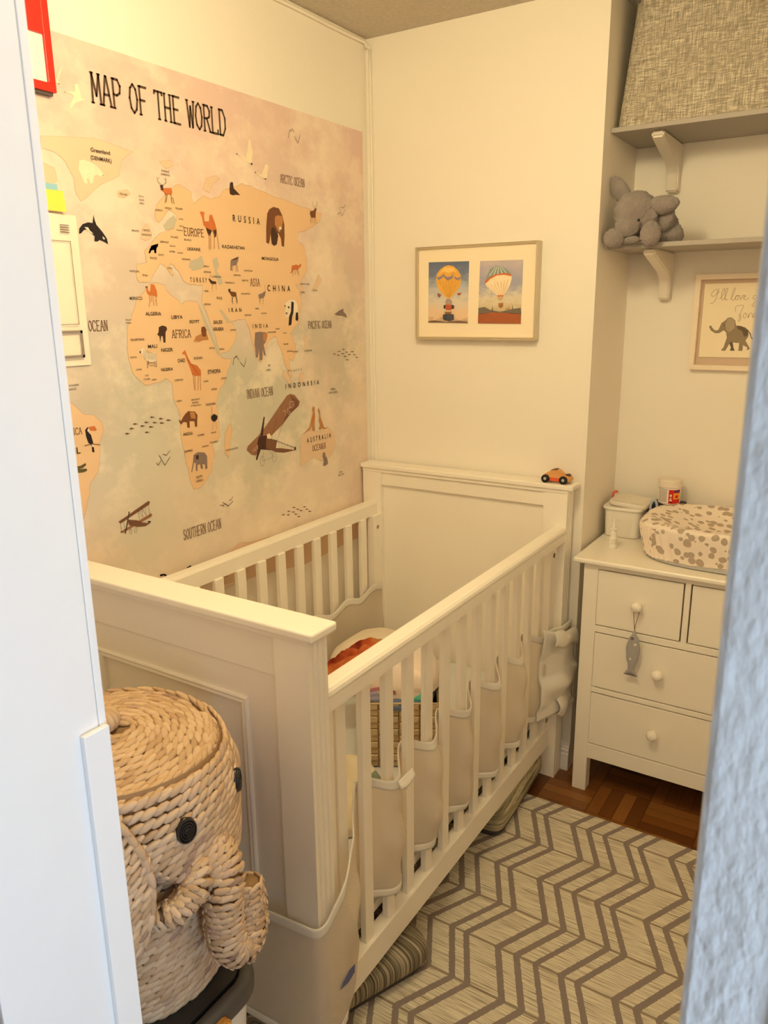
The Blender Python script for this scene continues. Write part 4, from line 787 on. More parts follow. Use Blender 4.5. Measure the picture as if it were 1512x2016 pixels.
def undf(a, b):
    th = 2*PI*a
    return Vector((.458+(.206+.008*math.sin(th*7)+.006*b)*math.cos(th)*(.75+.25*b), -1.02+(.158+.008*math.sin(th*5+1))*math.sin(th)*(.75+.25*b), ZM+.006+.012*(1-b)+.007*math.sin(th*9)**2))
grid(bm, undf, 90, 5, True); solid(bm, .006); T.part('binding', bm, SAGE, smooth=True, label='sage green bound edge')
bm = B(); grid(bm, lambda a, b: Vector((.660+.014*math.sin(b*5)-.05*a, -1.00+.11*b-.02*a, ZM+.004+.085*a*(1-.35*b)+.008*math.sin(b*9+a*3))), 14, 20); solid(bm, .006)
T.part('turned_corner', bm, SAGE, smooth=True, label='sage green underside of the turned corner')

# woven strap basket, turned a little on the mattress
A0 = Vector((.503, -.853, ZM+.003)); ux = Vector((.855, .519, 0)); vy = Vector((-.519, .855, 0)); LX, LY, HB = .222, .268, .190
m = N('woven_paper_strap', .75, .2); x, y, z = m.xyz()
w1 = m.noise(60, 3, .6, v=m.comb(m.M('MULTIPLY', m.M('ADD', x, y), 9.0), 0.0, m.M('MULTIPLY', z, 3.0)))
m.color(m.ramp(w1, [(.3, rgb(166, 144, 112)), (.7, rgb(214, 194, 162))])); m.bump(w1, .0012, .7); STRAP = m.m
T = Thing('laundry_basket', A0+ux*LX/2+vy*LY/2, 'square basket of broad woven tan straps filled with clothes inside the crib', 'basket')
bm = B(); P = lambda a, b, z: A0+ux*a+vy*b+Vector((0, 0, z))
t = .004
prism(bm, [P(t, t, 0), P(LX-t, t, 0), P(LX-t, LY-t, 0), P(t, LY-t, 0)], (0, 0, .008))
for (a0, b0, a1, b1) in ((t, t, LX-t, t+.004), (t, LY-t-.004, LX-t, LY-t), (t, t, t+.004, LY-t), (LX-t-.004, t, LX-t, LY-t)):
    prism(bm, [P(a0, b0, 0), P(a1, b0, 0), P(a1, b1, 0), P(a0, b1, 0)], (0, 0, HB-.004))
T.part('liner_wall', bm, plain('basket_core', rgb(120, 98, 66), .8, .2))
bm = B(); rows = 10; hh = HB/rows
for (o, d, L, nrm) in ((P(0, 0, 0), ux, LX, -vy), (P(LX, 0, 0), vy, LY, ux), (P(LX, LY, 0), -ux, LX, vy), (P(0, LY, 0), -vy, LY, -ux)):
    nc = round(L/.0275); cw = L/nc
    for r in range(rows):
        for c in range(nc):
            up = (r+c) % 2; q = o+d*(cw*c)+Vector((0, 0, hh*r)); e = .0005 if up else .0014
            dn = -.0016 if up else .0030
            p4 = [q+d*e+Vector((0, 0, e)), q+d*(cw-e)+Vector((0, 0, e)), q+d*(cw-e)+Vector((0, 0, hh-e)), q+d*e+Vector((0, 0, hh-e))]
            vs = [bm.verts.new(v-nrm*.003) for v in p4]; mid = q+d*cw/2+Vector((0, 0, hh/2))
            ws = [bm.verts.new(v+nrm*(dn-.0008)+(mid-v)*.03) for v in p4]; us = [bm.verts.new(v+nrm*dn+(mid-v)*.16) for v in p4]
            bm.faces.new(us)
            for A_, B_ in ((vs, ws), (ws, us)):
                for i in range(4): bm.faces.new((A_[i], A_[(i+1) % 4], B_[(i+1) % 4], B_[i]))
T.part('woven_wall', bm, STRAP)
bm = B(); tube(bm, [P(-.001, -.001, HB), P(LX+.001, -.001, HB), P(LX+.001, LY+.001, HB), P(-.001, LY+.001, HB), P(-.001, -.001, HB), P(.02, -.001, HB)], .0032, 8); T.part('rim', bm, STRAP, smooth=True, auto=50)

# laundry
cb = A0+ux*LX/2+vy*LY/2
WHT = cloth('white_knit', rgb(240, 226, 216), 700)
def garment(name, cen, r, mat, label, fn, rot=0, cat='clothing', smooth=True, nu=70, nv=30, group=None):
    Rm = Matrix.Rotation(rot, 3, 'Z'); f0 = folds((0, 0, 0), r, fn); cen = Vector(cen)
    bm = B(); grid(bm, lambda a, b: cen+Rm @ f0(a, b), nu, nv, True)
    return single(name, bm, mat, cen, label, cat, group, smooth=smooth)
zr = ZM+.003+HB
wv = lambda k, a: (lambda x, y: a*math.sin(x*k+y*k*.7+3*noise.noise(Vector((x*8, y*8, k))))+a*noise.noise(Vector((x*14, y*14, k))))
garment('folded_clothing', cb+Vector((0, 0, -.02-cb.z+zr)), (.115, .14, .040), cloth('slate_blue_cloth', rgb(104, 118, 150), 600), 'slate blue garment showing along the basket rim under the white clothes', wv(50, .008), .54)
garment('folded_clothing', cb+ux*.052-vy*.085+Vector((0, 0, zr-cb.z-.006)), (.036, .034, .034), cloth('teal_cloth', rgb(96, 186, 168), 600), 'bright teal garment poking over the basket rim', wv(90, .006), .3)
garment('folded_clothing', cb-ux*.062-vy*.070+Vector((0, 0, zr-cb.z-.004)), (.050, .050, .028), cloth('lilac_grey_cloth', rgb(160, 160, 184), 600), 'lilac grey garment at the near left corner of the basket', wv(70, .006), .8)
garment('folded_clothing', cb+ux*.005+vy*.006+Vector((0, 0, zr-cb.z+.004)), (.120, .128, .110), WHT, 'big heap of white knitted clothes piled up in the strap basket', wv(38, .026), .54, nu=100, nv=44)
bm = B()
for k in range(2): tube(bm, [cb-ux*(.085-.007*i)-vy*(.122-.0*i)+Vector((0, 0, zr-cb.z+.034+k*.006-.0006*(i-5)**2*.6)) for i in range(12)], .0022, 6)
single('ribbon_trim', bm, cloth('pink_trim', rgb(190, 120, 130), 600), cb, 'pair of pink ribbon trims across the clothes in the basket', 'ribbon', smooth=True)
PILW = cloth('white_pillow_cloth', rgb(240, 228, 208), 600)
def pill(a, b):
    th = 2*PI*a; ph = PI*b; s = lambda v, p: math.copysign(abs(v)**p, v)
    return Vector((.27+.13*s(math.cos(th), .6)*s(math.sin(ph), .6), -.40+.15*s(math.sin(th), .6)*s(math.sin(ph), .6), ZM+.078-.076*s(math.cos(ph), .8)+.006*noise.noise(Vector((a*9, b*9, 2)))))
bm = B(); grid(bm, pill, 60, 30, True)
single('pillow', bm, PILW, (.27, -.40, ZM), 'plump white pillow behind the orange garment inside the crib', 'pillow', smooth=True)
# orange garment draped over the basket corner and the pillow
m = N('orange_patterned_cloth', .9, .1); nz = m.noise(9, 3, .5)
m.color(m.ramp(nz, [(.36, rgb(120, 40, 26)), (.46, rgb(180, 88, 52)), (.56, rgb(200, 120, 66)), (.63, rgb(150, 120, 60)), (.7, rgb(70, 50, 40))])); m.bump(m.noise(60, 4), .003, .6); ORG = m.m
oc = Vector((.425, -.700, .592))
def org(a, b):
    u, v = a-.5, b-.5
    w_ = (1-abs(2*u)**2.2)*.5+.5
    p = oc+Vector((.78, .62, 0)).normalized()*(u*.215)+Vector((-.62, .78, 0)).normalized()*(v*.125*w_)
    return p+Vector((0, 0, .014*math.sin(v*16+u*5)+.030*(1-4*u*u)+.10*u*.4+.014*noise.noise(Vector((u*9, v*9, 3)))))
bm = B(); grid(bm, org, 50, 34); solid(bm, .010); T = single('folded_clothing', bm, ORG, oc, 'orange and rust patterned garment draped over the left of the white heap', 'clothing', smooth=True)
bm = B(); grid(bm, lambda a, b: oc+Vector((.055+.06*a-.02*b, .015+.05*b+.03*a, .040+.014*math.sin(a*6+b*7)+.02*a)), 20, 16); solid(bm, .005)
single('folded_clothing', bm, cloth('navy_striped_cloth', rgb(84, 92, 116), 500), oc+Vector((.09, .05, .03)), 'small navy and white garment tucked beside the orange one', 'clothing', smooth=True)
# ================================================================ chest of drawers in the alcove
DW = plain('dresser_white_paint', (.89, .845, .76), .32, .5, .015, 5, .0001)
T = Thing('dresser', (1.31, .11, 0), 'white chest of drawers with round knobs standing in the alcove', 'dresser')
XA, XB, YF, YBk = .8574, 1.7640, -.0952, .325
bm = B(); box(bm, (.8265, -.1155, .8059), (1.796, .3420, .8228), .006, 4); T.part('top', bm, DW)
for xx in (XA, XB-.0457):
    for yy in (YF, YBk-.045):
        bm = B(); box(bm, (xx, yy, 0), (xx+.0457, yy+.045, .8065), .0018); T.part('leg', bm, DW)
bm = B()
box(bm, (XA+.008, YF+.03, .13), (XA+.028, YBk-.03, .806)); box(bm, (XB-.028, YF+.03, .13), (XB-.008, YBk-.03, .806)); box(bm, (XA+.02, YBk-.02, .13), (XB-.02, YBk-.008, .806))
box(bm, (XA+.04, YF+.022, .13), (XB-.04, YBk-.02, .140))
T.part('side_panels', bm, DW)
bm = B(); g = .0022
box(bm, (XA+.044, YF+.002, .126), (XB-.044, YF+.022, .1790), .001)
for za, zb in ((.3690, .3850), (.5790, .6000), (.7895, .8062)): box(bm, (XA+.044, YF+.002, za), (XB-.044, YF+.022, zb), .001)
xs = [.9013, 1.1602, 1.1811, 1.4400, 1.4609, 1.7198]
for k in (1, 3): box(bm, (xs[k]+g, YF+.002, .599), (xs[k+1]-g, YF+.022, .7905), .001)
T.part('front_frame', bm, DW)
bm = B(); box(bm, (XA+.044, YF+.016, .14), (XB-.044, YF+.021, .80)); T.part('gap_shade_board', bm, plain('drawer_cavity', (.16, .12, .08), .9, .1))  # dark sheet behind the drawer fronts, its colour stands for shade in the gaps
def drawer(x0, x1, z0, z1, knobs, zk):
    bm = B(); box(bm, (x0+g, YF+.003, z0+g), (x1-g, YF+.0155, z1-g), .0012); d = T.part('drawer', bm, DW)
    for kx in knobs:
        bm = B(); lathe(bm, [(.0085, .002), (.0080, -.003), (.0068, -.007), (.0085, -.010), (.0135, -.014), (.0162, -.019), (.0166, -.024), (.0150, -.029), (.0110, -.033), (.0050, -.0352), (.0008, -.0356)], (kx, YF+.003, zk), 28, 'y')
        T.part('knob', bm, DW, parent=d, smooth=True)
for k in (0, 2, 4): drawer(xs[k], xs[k+1], .6017, .7878, [(xs[k]+xs[k+1])/2+.001], .6945)
for z0, z1, zk in ((.3869, .5770, .4855), (.1803, .3667, .279)): drawer(.9013, 1.7198, z0, z1, [1.1075, 1.5135], zk)

# cloth fish hanging on the knob
T = Thing('fish_ornament', (1.032, YF-.022, .55), 'small grey stuffed cloth fish hanging on a string from the top drawer knob', 'ornament')
FISH = N('fish_cloth', .9, .1); vv = FISH.n('TexVoronoi', 0, Vector=FISH.tc, Scale=42.0)
FISH.color(FISH.mix(FISH.M('LESS_THAN', vv, .17), rgb(168, 166, 168), rgb(236, 226, 212))); FISH.bump(FISH.noise(300, 2), .0005)
yf = YF-.021
def fishf(a, b):
    th = 2*PI*a; t = b; z = .618-.150*t
    prof = [(0, .002), (.06, .006), (.2, .0165), (.4, .0215), (.6, .0185), (.78, .0105), (.86, .0095), (.93, .0165), (1, .0225)]
    for (t0, r0), (t1, r1) in zip(prof, prof[1:]):
        if t <= t1+1e-6: k = (t-t0)/(t1-t0); k = k*k*(3-2*k); r = r0+(r1-r0)*k; break
    th_ = min(r, .0125)*(.6 if t < .8 else max(.15, .6-(t-.8)*2.4))
    notch = .010*max(0, (t-.9)*10)*(1-abs(math.cos(th)))
    return Vector((1.0325-.003*t+r*math.cos(th), yf+th_*math.sin(th), z+notch*.8))
bm = B(); gq = grid(bm, fishf, 32, 40, True); bm.faces.new([r[-1] for r in gq]); bm.faces.new([r[0] for r in gq][::-1]); T.part('body', bm, FISH.m, smooth=True)
bm = B(); lathe(bm, [(.0044, -.0), (.0044, -.0012), (.0030, -.0020)], (1.029, yf-.0088, .596), 16, 'y'); T.part('button_eye', bm, plain('brown_button', (.07, .045, .03), .3, .6), smooth=True)
bm = B(); lathe(bm, [(.0014, -.0), (.0014, -.0005)], (1.029, yf-.0110, .596), 10, 'y'); T.part('button_thread', bm, plain('pale_thread', (.75, .7, .6), .7))
bm = B()
tube(bm, [(1.0225, YF-.010, .6895), (1.024, YF-.016, .675), (1.0285, yf, .645), (1.031, yf, .630), (1.0315, yf, .616)], .0009, 6); tube(bm, [(1.041, YF-.010, .6895), (1.040, YF-.016, .675), (1.0345, yf, .645), (1.032, yf, .630), (1.0315, yf, .616)], .0009, 6)
tube(bm, [(1.0225, YF-.010, .6895), (1.024, YF-.010, .7), (1.0315, YF-.010, .7042), (1.039, YF-.010, .7), (1.041, YF-.010, .6895)], .0009, 6); ball(bm, (1.0318, yf, .629), .0022, nu=8, nv=6)
T.part('string', bm, plain('jute_string', rgb(120, 96, 66), .9), smooth=True)

# ================================================================ on the dresser
ZD = .8232
PW = plain('white_plastic', (.82, .79, .73), .3, .5, .01)
def rbox(bm, c, hx, hy, h, rt, rb, e=.32, n=48, taper=.94):
    """rounded-rectangle tub with rounded bottom"""
    s = lambda v: math.copysign(abs(v)**e, v)
    prof = [(0, 0), (.55, 0), (.86, .004), (.97, .014), (1.0, .04), (1.0, 1)]
    gr = []
    for k, (q, t) in enumerate(prof):
        zz = t*h if t in (0, 1) else t*h*1.0; sc = (taper+(1-taper)*min(1, t))
        gr.append([bm.verts.new((c[0]+s(math.cos(2*PI*i/n))*hx*q*sc, c[1]+s(math.sin(2*PI*i/n))*hy*q*sc, c[2]+zz)) if q else None for i in range(n)])
    ce = bm.verts.new(c)
    for i in range(n): bm.faces.new((ce, gr[1][(i+1) % n], gr[1][i]))
    for a, b in zip(gr[1:], gr[2:]):
        for i in range(n): bm.faces.new((a[i], a[(i+1) % n], b[(i+1) % n], b[i]))
    return gr[-1]
# lidded container
T = Thing('wipes_container', (.888, .235, ZD), 'white lidded plastic tub in the back left corner of the dresser top', 'container')
cc = Vector((.8935, .235, ZD)); bm = B(); r = rbox(bm, cc, .0625, .075, .094, 0, 0, .34); bm.faces.new(r); T.part('tub', bm, PW, smooth=True, auto=40)
bm = B(); s = lambda v: math.copysign(abs(v)**.36, v)
def lidf(hx, hy, z0, z1, dome):
    pr = [(1.0, z0), (1.02, (z0+z1)/2), (1.0, z1), (.92, z1+dome*.35), (.6, z1+dome*.8), (.2, z1+dome)]
    gr = [[bm.verts.new((cc.x+s(math.cos(2*PI*i/48))*hx*q, cc.y+s(math.sin(2*PI*i/48))*hy*q, ZD+z)) for i in range(48)] for q, z in pr]
    bm.faces.new(gr[0][::-1]); bm.faces.new(gr[-1])
    for a, b in zip(gr, gr[1:]):
        for i in range(48): bm.faces.new((a[i], a[(i+1) % 48], b[(i+1) % 48], b[i]))
lidf(.0675, .0800, .0955, .104, .002); lidr = T.part('rim', bm, PW, smooth=True, auto=40)
bm = B(); Rl = Matrix.Rotation(math.radians(4), 3, 'Y')
def lidp(q, an, z): return Vector((.906, .238, ZD+.112))+Rl @ Vector((s(math.cos(an))*.064*q, s(math.sin(an))*.070*q, z))
pr = [(.97, -.006), (1.0, -.003), (1.0, .004), (.965, .008), (.93, .0085), (.90, .007), (.5, .012), (.15, .013)]
gr = [[bm.verts.new(lidp(q, 2*PI*i/48, z)) for i in range(48)] for q, z in pr]; bm.faces.new(gr[0][::-1]); bm.faces.new(gr[-1])
for a, b in zip(gr, gr[1:]):
    for i in range(48): bm.faces.new((a[i], a[(i+1) % 48], b[(i+1) % 48], b[i]))
T.part('lid', bm, plain('cream_lid_plastic', (.74, .69, .60), .35, .5, .01), smooth=True, auto=45)
bm = B(); tube(bm, [(.833, .262, ZD+.110), (.834, .262, ZD+.130), (.842, .262, ZD+.137), (.850, .262, ZD+.135)], .0048, 8); single('toothbrush', bm, plain('coral_plastic', rgb(226, 110, 90), .35), (.84, .262, ZD+.11), 'coral pink plastic tip sticking up behind the white tub', 'toothbrush', smooth=True)
T = Thing('pacifier_clip', (.975, .20, ZD), 'translucent pale blue plastic loop leaning between the tub and the jar', 'clip')
CB = plain('pale_blue_plastic', rgb(164, 178, 196), .2, .5)
bm = B(); cpt = Vector((.984, .215, ZD+.109)); tube(bm, [cpt+Vector((.010*math.cos(a), .004*math.sin(a), .022*math.sin(a))) for a in [2*PI*i/20 for i in range(21)]], .0042, 8, cap=False)
T.part('loop', bm, CB, smooth=True)
bm = B(); lump_r = [(.0, 0), (.010, .002), (.012, .012), (.010, .022), (.004, .028)]; lathe(bm, [(.010, .0), (.012, .010), (.012, .070), (.008, .086)], (.986, .212, ZD), 14); T.part('stem', bm, CB, smooth=True, auto=50)

# dark box and the white jar on it
bm = B(); box(bm, (.968, .240, ZD), (1.066, .335, ZD+.112), .004); single('storage_box', bm, plain('navy_box', rgb(44, 40, 50), .5), (1.02, .26, ZD), 'dark navy box under the white jar behind the changing pad', 'box')
jz = ZD+.1125; jc = (1.019, .275)
T = Thing('jar', (*jc, jz), 'white screw-top jar with a red and yellow printed label', 'jar')
bm = B(); lathe(bm, [(.030, 0), (.034, .003), (.0355, .008), (.0355, .056), (.033, .060)], (*jc, jz), 48); jb = T.part('body', bm, PW, smooth=True, auto=50)
bm = B(); pf = [(.0385, .0605), (.0392, .063)]
for k in range(3): pf += [(.0392, .0655+.005*k), (.0384, .0675+.005*k), (.0392, .0695+.005*k)]
pf += [(.0385, .084), (.036, .0865), (.034, .0870), (.031, .0855), (.002, .0855)]
lathe(bm, pf, (*jc, jz), 60); T.part('lid', bm, plain('cream_jar_lid', (.78, .70, .60), .4, .4, .01), smooth=True, auto=50)
def arc(bm, a0, a1, z0, z1, r, n=14, mi=0):
    g = [[bm.verts.new((jc[0]+r*math.cos(math.radians(a0+(a1-a0)*i/n)), jc[1]+r*math.sin(math.radians(a0+(a1-a0)*i/n)), jz+z)) for z in (z0, z1)] for i in range(n+1)]
    for a, b in zip(g, g[1:]): f = bm.faces.new((a[0], b[0], b[1], a[1])); f.material_index = mi
lm = [ink(c) for c in ((238, 228, 218), (206, 44, 30), (232, 170, 60), (150, 140, 134), (60, 66, 120), (70, 24, 40))]
bm = B(); arc(bm, 190, 278, .007, .054, .0358); arc(bm, 278, 345, .007, .054, .0358, 14, 1); arc(bm, 303, 345, .022, .042, .0360, 8, 2); arc(bm, 305, 345, .046, .052, .0360, 8, 4)
for k in range(9): arc(bm, 215, 270, .012+.0045*k, .0142+.0045*k, .0360, 8, 3)
arc(bm, 198, 275, .0535, .0548, .0361, 10, 5)
arc(bm, 284, 294, .031, .038, .0361, 4, 0); arc(bm, 286, 292, .021, .027, .0361, 4, 0); arc(bm, 283, 297, .016, .020, .0361, 4, 0); arc(bm, 285, 298, .010, .0135, .0361, 4, 5); arc(bm, 312, 330, .026, .036, .0362, 4, 1)
o = T.part('label', bm, lm, parent=jb)

# nasal spray bottle
sc = (.9045, .043)
T = Thing('spray_bottle', (*sc, ZD), 'small white nasal spray bottle standing at the front of the dresser top', 'bottle')
bm = B(); lathe(bm, [(.0125, 0), (.0138, .0015), (.0138, .008), (.0130, .009), (.0130, .012), (.0135, .013), (.0135, .034), (.0118, .038)], (*sc, ZD), 32); T.part('bottle', bm, PW, smooth=True, auto=40)
bm = B(); lathe(bm, [(.0105, .038), (.0105, .052), (.0085, .053), (.0085, .061), (.0120, .0625), (.0122, .0645), (.0080, .066)], (*sc, ZD), 32); T.part('pump', bm, PW, smooth=True, auto=40)
bm = B(); lathe(bm, [(.0078, .066), (.0066, .070), (.0045, .082), (.0036, .092), (.0022, .096), (.0004, .0972)], (*sc, ZD), 28); T.part('nozzle', bm, PW, smooth=True, auto=60)
bm = B()
def arc2(z0, z1, a0, a1, mi=0):
    g = [[bm.verts.new((sc[0]+.01372*math.cos(math.radians(a0+(a1-a0)*i/8)), sc[1]+.01372*math.sin(math.radians(a0+(a1-a0)*i/8)), ZD+z)) for z in (z0, z1)] for i in range(9)]
    for a, b in zip(g, g[1:]): bm.faces.new((a[0], b[0], b[1], a[1]))
for k in range(4): arc2(.016+.0045*k, .0172+.0045*k, 250+8*(k % 2), 340-10*(k % 2))
T.part('printed_lines', bm, ink((196, 184, 160)))

# changing pad
m = N('pebble_print_cover', .9, .15)
vw = m.n('Mapping', Vector=m.tc, Scale=(38, 38, 38)); wb = m.n('VectorMath', props={'operation': 'ADD'}, _0=vw, _1=m.n('VectorMath', props={'operation': 'SCALE'}, _0=m.noise(26, 2, out=1), Scale=.55))
vr = m.n('TexVoronoi', 0, Vector=wb, Scale=1.0, Randomness=.8)
rsz = m.M('ADD', .31, m.M('MULTIPLY', m.noise(17, 1), .22))
m.color(m.mix(m.M('LESS_THAN', vr, rsz), rgb(240, 228, 216), rgb(184, 168, 152))); m.bump(m.noise(500, 2), .0004); PEB = m.m
T = Thing('changing_pad', (1.33, .11, ZD), 'contoured changing pad in a white cover printed with grey pebbles', 'changing pad')
px0, px1, py0, py1 = .988, 1.700, -.075, .300
def padz(fx, fy):
    side = min(1, abs(fy)); c = .045+.065*side**2.2   # raised long sides
    return c
def pad(a, b):
    th = 2*PI*a; s = lambda v, p: math.copysign(abs(v)**p, v)
    ca, sa = s(math.cos(th), .50), s(math.sin(th), .62)
    hx, hy = (px1-px0)/2, (py1-py0)/2; cx_, cy_ = (px0+px1)/2, (py0+py1)/2
    # b: 0 underside edge ... .45 rim top ... 1 centre
    if b < .5:
        t = b/.5; an = t*PI/2
        q = .955+.06*math.sin(min(1, t*1.7)*PI/2) if t < .6 else 1.015-.10*((t-.6)/.4)**2
        zz = .003+.113*math.sin(an)**.9
        pl = .0085*math.sin(th*56+6*noise.noise(Vector((ca*3, sa*3, 0))))*(1-t)**.8*1.3
        q += pl
    else:
        t = (b-.5)/.5; q = .915*(1-t); zz = .116-.052*math.sin(min(1, t*1.25)*PI/2)**1.2
        pl = 0
    x, y = cx_+ca*hx*q, cy_+sa*hy*q
    lift = .018*max(0, -sa)*(1 if b < .5 else 1)*(1-min(1, b*2))*(.5+.5*ca+.2)
    return Vector((x, y, ZD+.004+zz+lift+.0035*noise.noise(Vector((x*22, y*22, b*2)))))
bm = B(); g0 = grid(bm, pad, 420, 44, True); T.part('cover', bm, PEB, smooth=True)
bm = B()
s5 = lambda v, p: math.copysign(abs(v)**p, v)
gr = [[bm.verts.new(((px0+px1)/2+s5(math.cos(2*PI*i/64), .5)*(px1-px0)/2*q, (py0+py1)/2+s5(math.sin(2*PI*i/64), .62)*(py1-py0)/2*q, ZD+z)) for i in range(64)] for q, z in ((.90, .0006), (.94, .003), (.945, .02), (.90, .03))]
bm.faces.new(gr[0][::-1]); bm.faces.new(gr[-1])
for a, b in zip(gr, gr[1:]):
    for i in range(64): bm.faces.new((a[i], a[(i+1) % 64], b[(i+1) % 64], b[i]))
T.part('pad_core', bm, plain('grey_vinyl', (.50, .49, .48), .5, .3), smooth=True, auto=40)

# ================================================================ toy car on the headboard
cz = 1.0412; cx0 = at(1066, 945, 'y', -.055).x+.004; L = .098; yc = -.054
T = Thing('toy_car', (cx0+L/2, yc, cz), 'little wooden toy car with black wheels parked on the headboard cap rail', 'toy car')
m = N('toy_beech_wood', .45, .4); m.color(m.mix(m.noise(40, 3, v=m.scale((1, 1, 6))), rgb(206, 140, 78), rgb(234, 178, 116))); WOOD = m.m
prof = [(.0, .010), (.002, .020), (.012, .028), (.030, .039), (.044, .0425), (.054, .0420), (.061, .036), (.068, .028), (.078, .0285), (.090, .0255), (.096, .020), (.097, .013), (.094, .007), (.080, .0055), (.010, .0055)]
bm = B(); prism(bm, [(cx0+a, yc-.0165, cz+b) for a, b in prof], (0, .033, 0), .003); T.part('body', bm, WOOD, smooth=True, auto=35)
bm = B(); prism(bm, [(cx0+a, yc-.0172, cz+b) for a, b in ((.027, .0065), (.060, .0065), (.060, .015), (.056, .0175), (.031, .0175), (.027, .015))], (0, .0344, 0), .0004); T.part('door_panel', bm, plain('orange_paint', rgb(224, 96, 52), .4), label='orange painted door panel')
bm = B()
prism(bm, [(cx0+a, yc-.012, cz+b) for a, b in ((.029, .0395), (.036, .0425), (.044, .0440), (.050, .0436), (.044, .0424), (.031, .0388))], (0, .024, 0)); prism(bm, [(cx0+a, yc-.011, cz+b) for a, b in ((.076, .0290), (.084, .0305), (.092, .0265), (.088, .0262), (.078, .0284))], (0, .022, 0))
T.part('painted_stripe', bm, plain('dark_brown_paint', rgb(74, 34, 26), .4), label='dark stripe on roof and bonnet')
for wx in (.016, .075):
    for sy in (-1, 1):
        yy = yc+sy*.0168; bm = B(); lathe(bm, [(.0035, 0), (.0115, 0), (.0130, sy*.0015), (.0130, sy*.0065), (.0115, sy*.008), (.0050, sy*.0075)], (cx0+wx, yy, cz+.0131), 30, 'y'); wh = T.part('wheel', bm, plain('black_rubber', (.012, .010, .010), .5), smooth=True, auto=50)
        bm = B(); lathe(bm, [(.0048, sy*.006), (.0048, sy*.0082), (.0030, sy*.0090)], (cx0+wx, yy, cz+.0131), 18, 'y'); T.part('axle_cap', bm, plain('steel_cap', (.6, .6, .6), .3, .5, metal=.8), parent=wh, smooth=True, auto=50)
# ================================================================ woven elephant hamper
m = N('water_hyacinth_braid', .62, .3); isl = m.n('NewGeometry', 8) if False else None
geo = m.t.nodes.new('ShaderNodeNewGeometry'); rp = geo.outputs['Random Per Island']
gr_ = m.noise(55, 4, .6)
c0 = m.ramp(rp, [(0, rgb(184, 154, 120)), (.35, rgb(206, 178, 144)), (.7, rgb(218, 192, 160)), (.93, rgb(200, 172, 146)), (1, rgb(140, 112, 98))])
m.color(m.mix(m.M('MULTIPLY', gr_, .35), c0, rgb(176, 134, 96))); m.bump(m.noise(160, 3, .6, v=m.scale((1, 1, .3))), .0012, .7); BRAID = m.m
CORE = plain('braid_core', rgb(150, 120, 88), .85, .1)
EC = Vector((.572, -1.650, 0)); FA = math.radians(22)         # axis of the hamper, direction the face looks
def cyl(u, v, r, far=False):
    d = _fw+_rt*((u-756)/FPX)-_up*((v-1008)/FPX); ox, oy = CAM.x-EC.x, CAM.y-EC.y
    a = d.x*d.x+d.y*d.y; b = 2*(ox*d.x+oy*d.y); c = ox*ox+oy*oy-r*r; q = math.sqrt(max(0, b*b-4*a*c)); t = (-b+(q if far else -q))/2/a
    return CAM+d*t
def stitch(bm, c, t, n, L, W, H_):
    t = t.normalized(); n = n.normalized(); s = t.cross(n)
    rings = []
    for k, (f, q) in enumerate(((-.42, .62), (-.15, 1.0), (.18, .95), (.44, .55))):
        ring = []
        for j in range(6):
            a = 2*PI*j/6; ring.append(bm.verts.new(c+t*(L*f)+s*(W*q*math.cos(a)/2)+n*(H_*q*math.sin(a)/2)))
        rings.append(ring)
    e0, e1 = bm.verts.new(c-t*L*.52), bm.verts.new(c+t*L*.54)
    for a, b in zip(rings, rings[1:]):
        for j in range(6): bm.faces.new((a[j], a[(j+1) % 6], b[(j+1) % 6], b[j]))
    for j in range(6): bm.faces.new((e0, rings[0][(j+1) % 6], rings[0][j])); bm.faces.new((e1, rings[-1][j], rings[-1][(j+1) % 6]))
rs = random.Random(3)
def braid_row(bm, pts, nrm, rowh, pitch=.019, slant=24, thick=.010, lf=1.62):
    """lay slanted strand leaves along a path; pts and nrm are functions of arc position list"""
    acc = 0.0; nxt = pitch*rs.random()
    for i in range(len(pts)-1):
        a, b = pts[i], pts[i+1]; d = (b-a).length
        while nxt <= acc+d:
            f = (nxt-acc)/d; c = a.lerp(b, f); n = nrm[i].lerp(nrm[i+1], f).normalized(); t = (b-a).normalized()
            s = n.cross(t); an = math.radians(slant+rs.uniform(-7, 7)); tt = t*math.cos(an)+s*math.sin(an)
            stitch(bm, c+n*rs.uniform(-.0008, .0012), tt+n*.10, n, pitch*lf*rs.uniform(.92, 1.1), rowh*1.02*rs.uniform(.9, 1.12), thick*rs.uniform(.85, 1.15))
            nxt += pitch*rs.uniform(.92, 1.08)
        acc += d
def angd(th): return (th-FA+PI) % (2*PI)-PI
def chin(th): return .640+.140*min(1, (abs(angd(th))/math.radians(70))**1.6)
ZB0, ZTOP = .4485, .888
def rad(th, z):
    body = .143+.012*math.sin(min(1, max(0, (z-ZB0)/.2))*PI/2)
    k = (z-chin(th))/.045; k = max(0, min(1, k)); k = k*k*(3-2*k)
    head = .1865-.020*max(0, (z-.80)/.09)**2-.006*max(0, (.75-z)/.12)
    return body+(head-body)*k+.006*max(0, 1-abs(angd(th))/.7)*k
def surf(th, z): r = rad(th, z); return Vector((EC.x+r*math.cos(th), EC.y+r*math.sin(th), z))
def snrm(th, z):
    a = surf(th+.01, z)-surf(th-.01, z); b = surf(th, z+.002)-surf(th, z-.002); return a.cross(b).normalized()
T = Thing('elephant_hamper', (EC.x, EC.y, ZB0), 'woven water hyacinth elephant hamper with round coiled lid and black eyes', 'hamper')
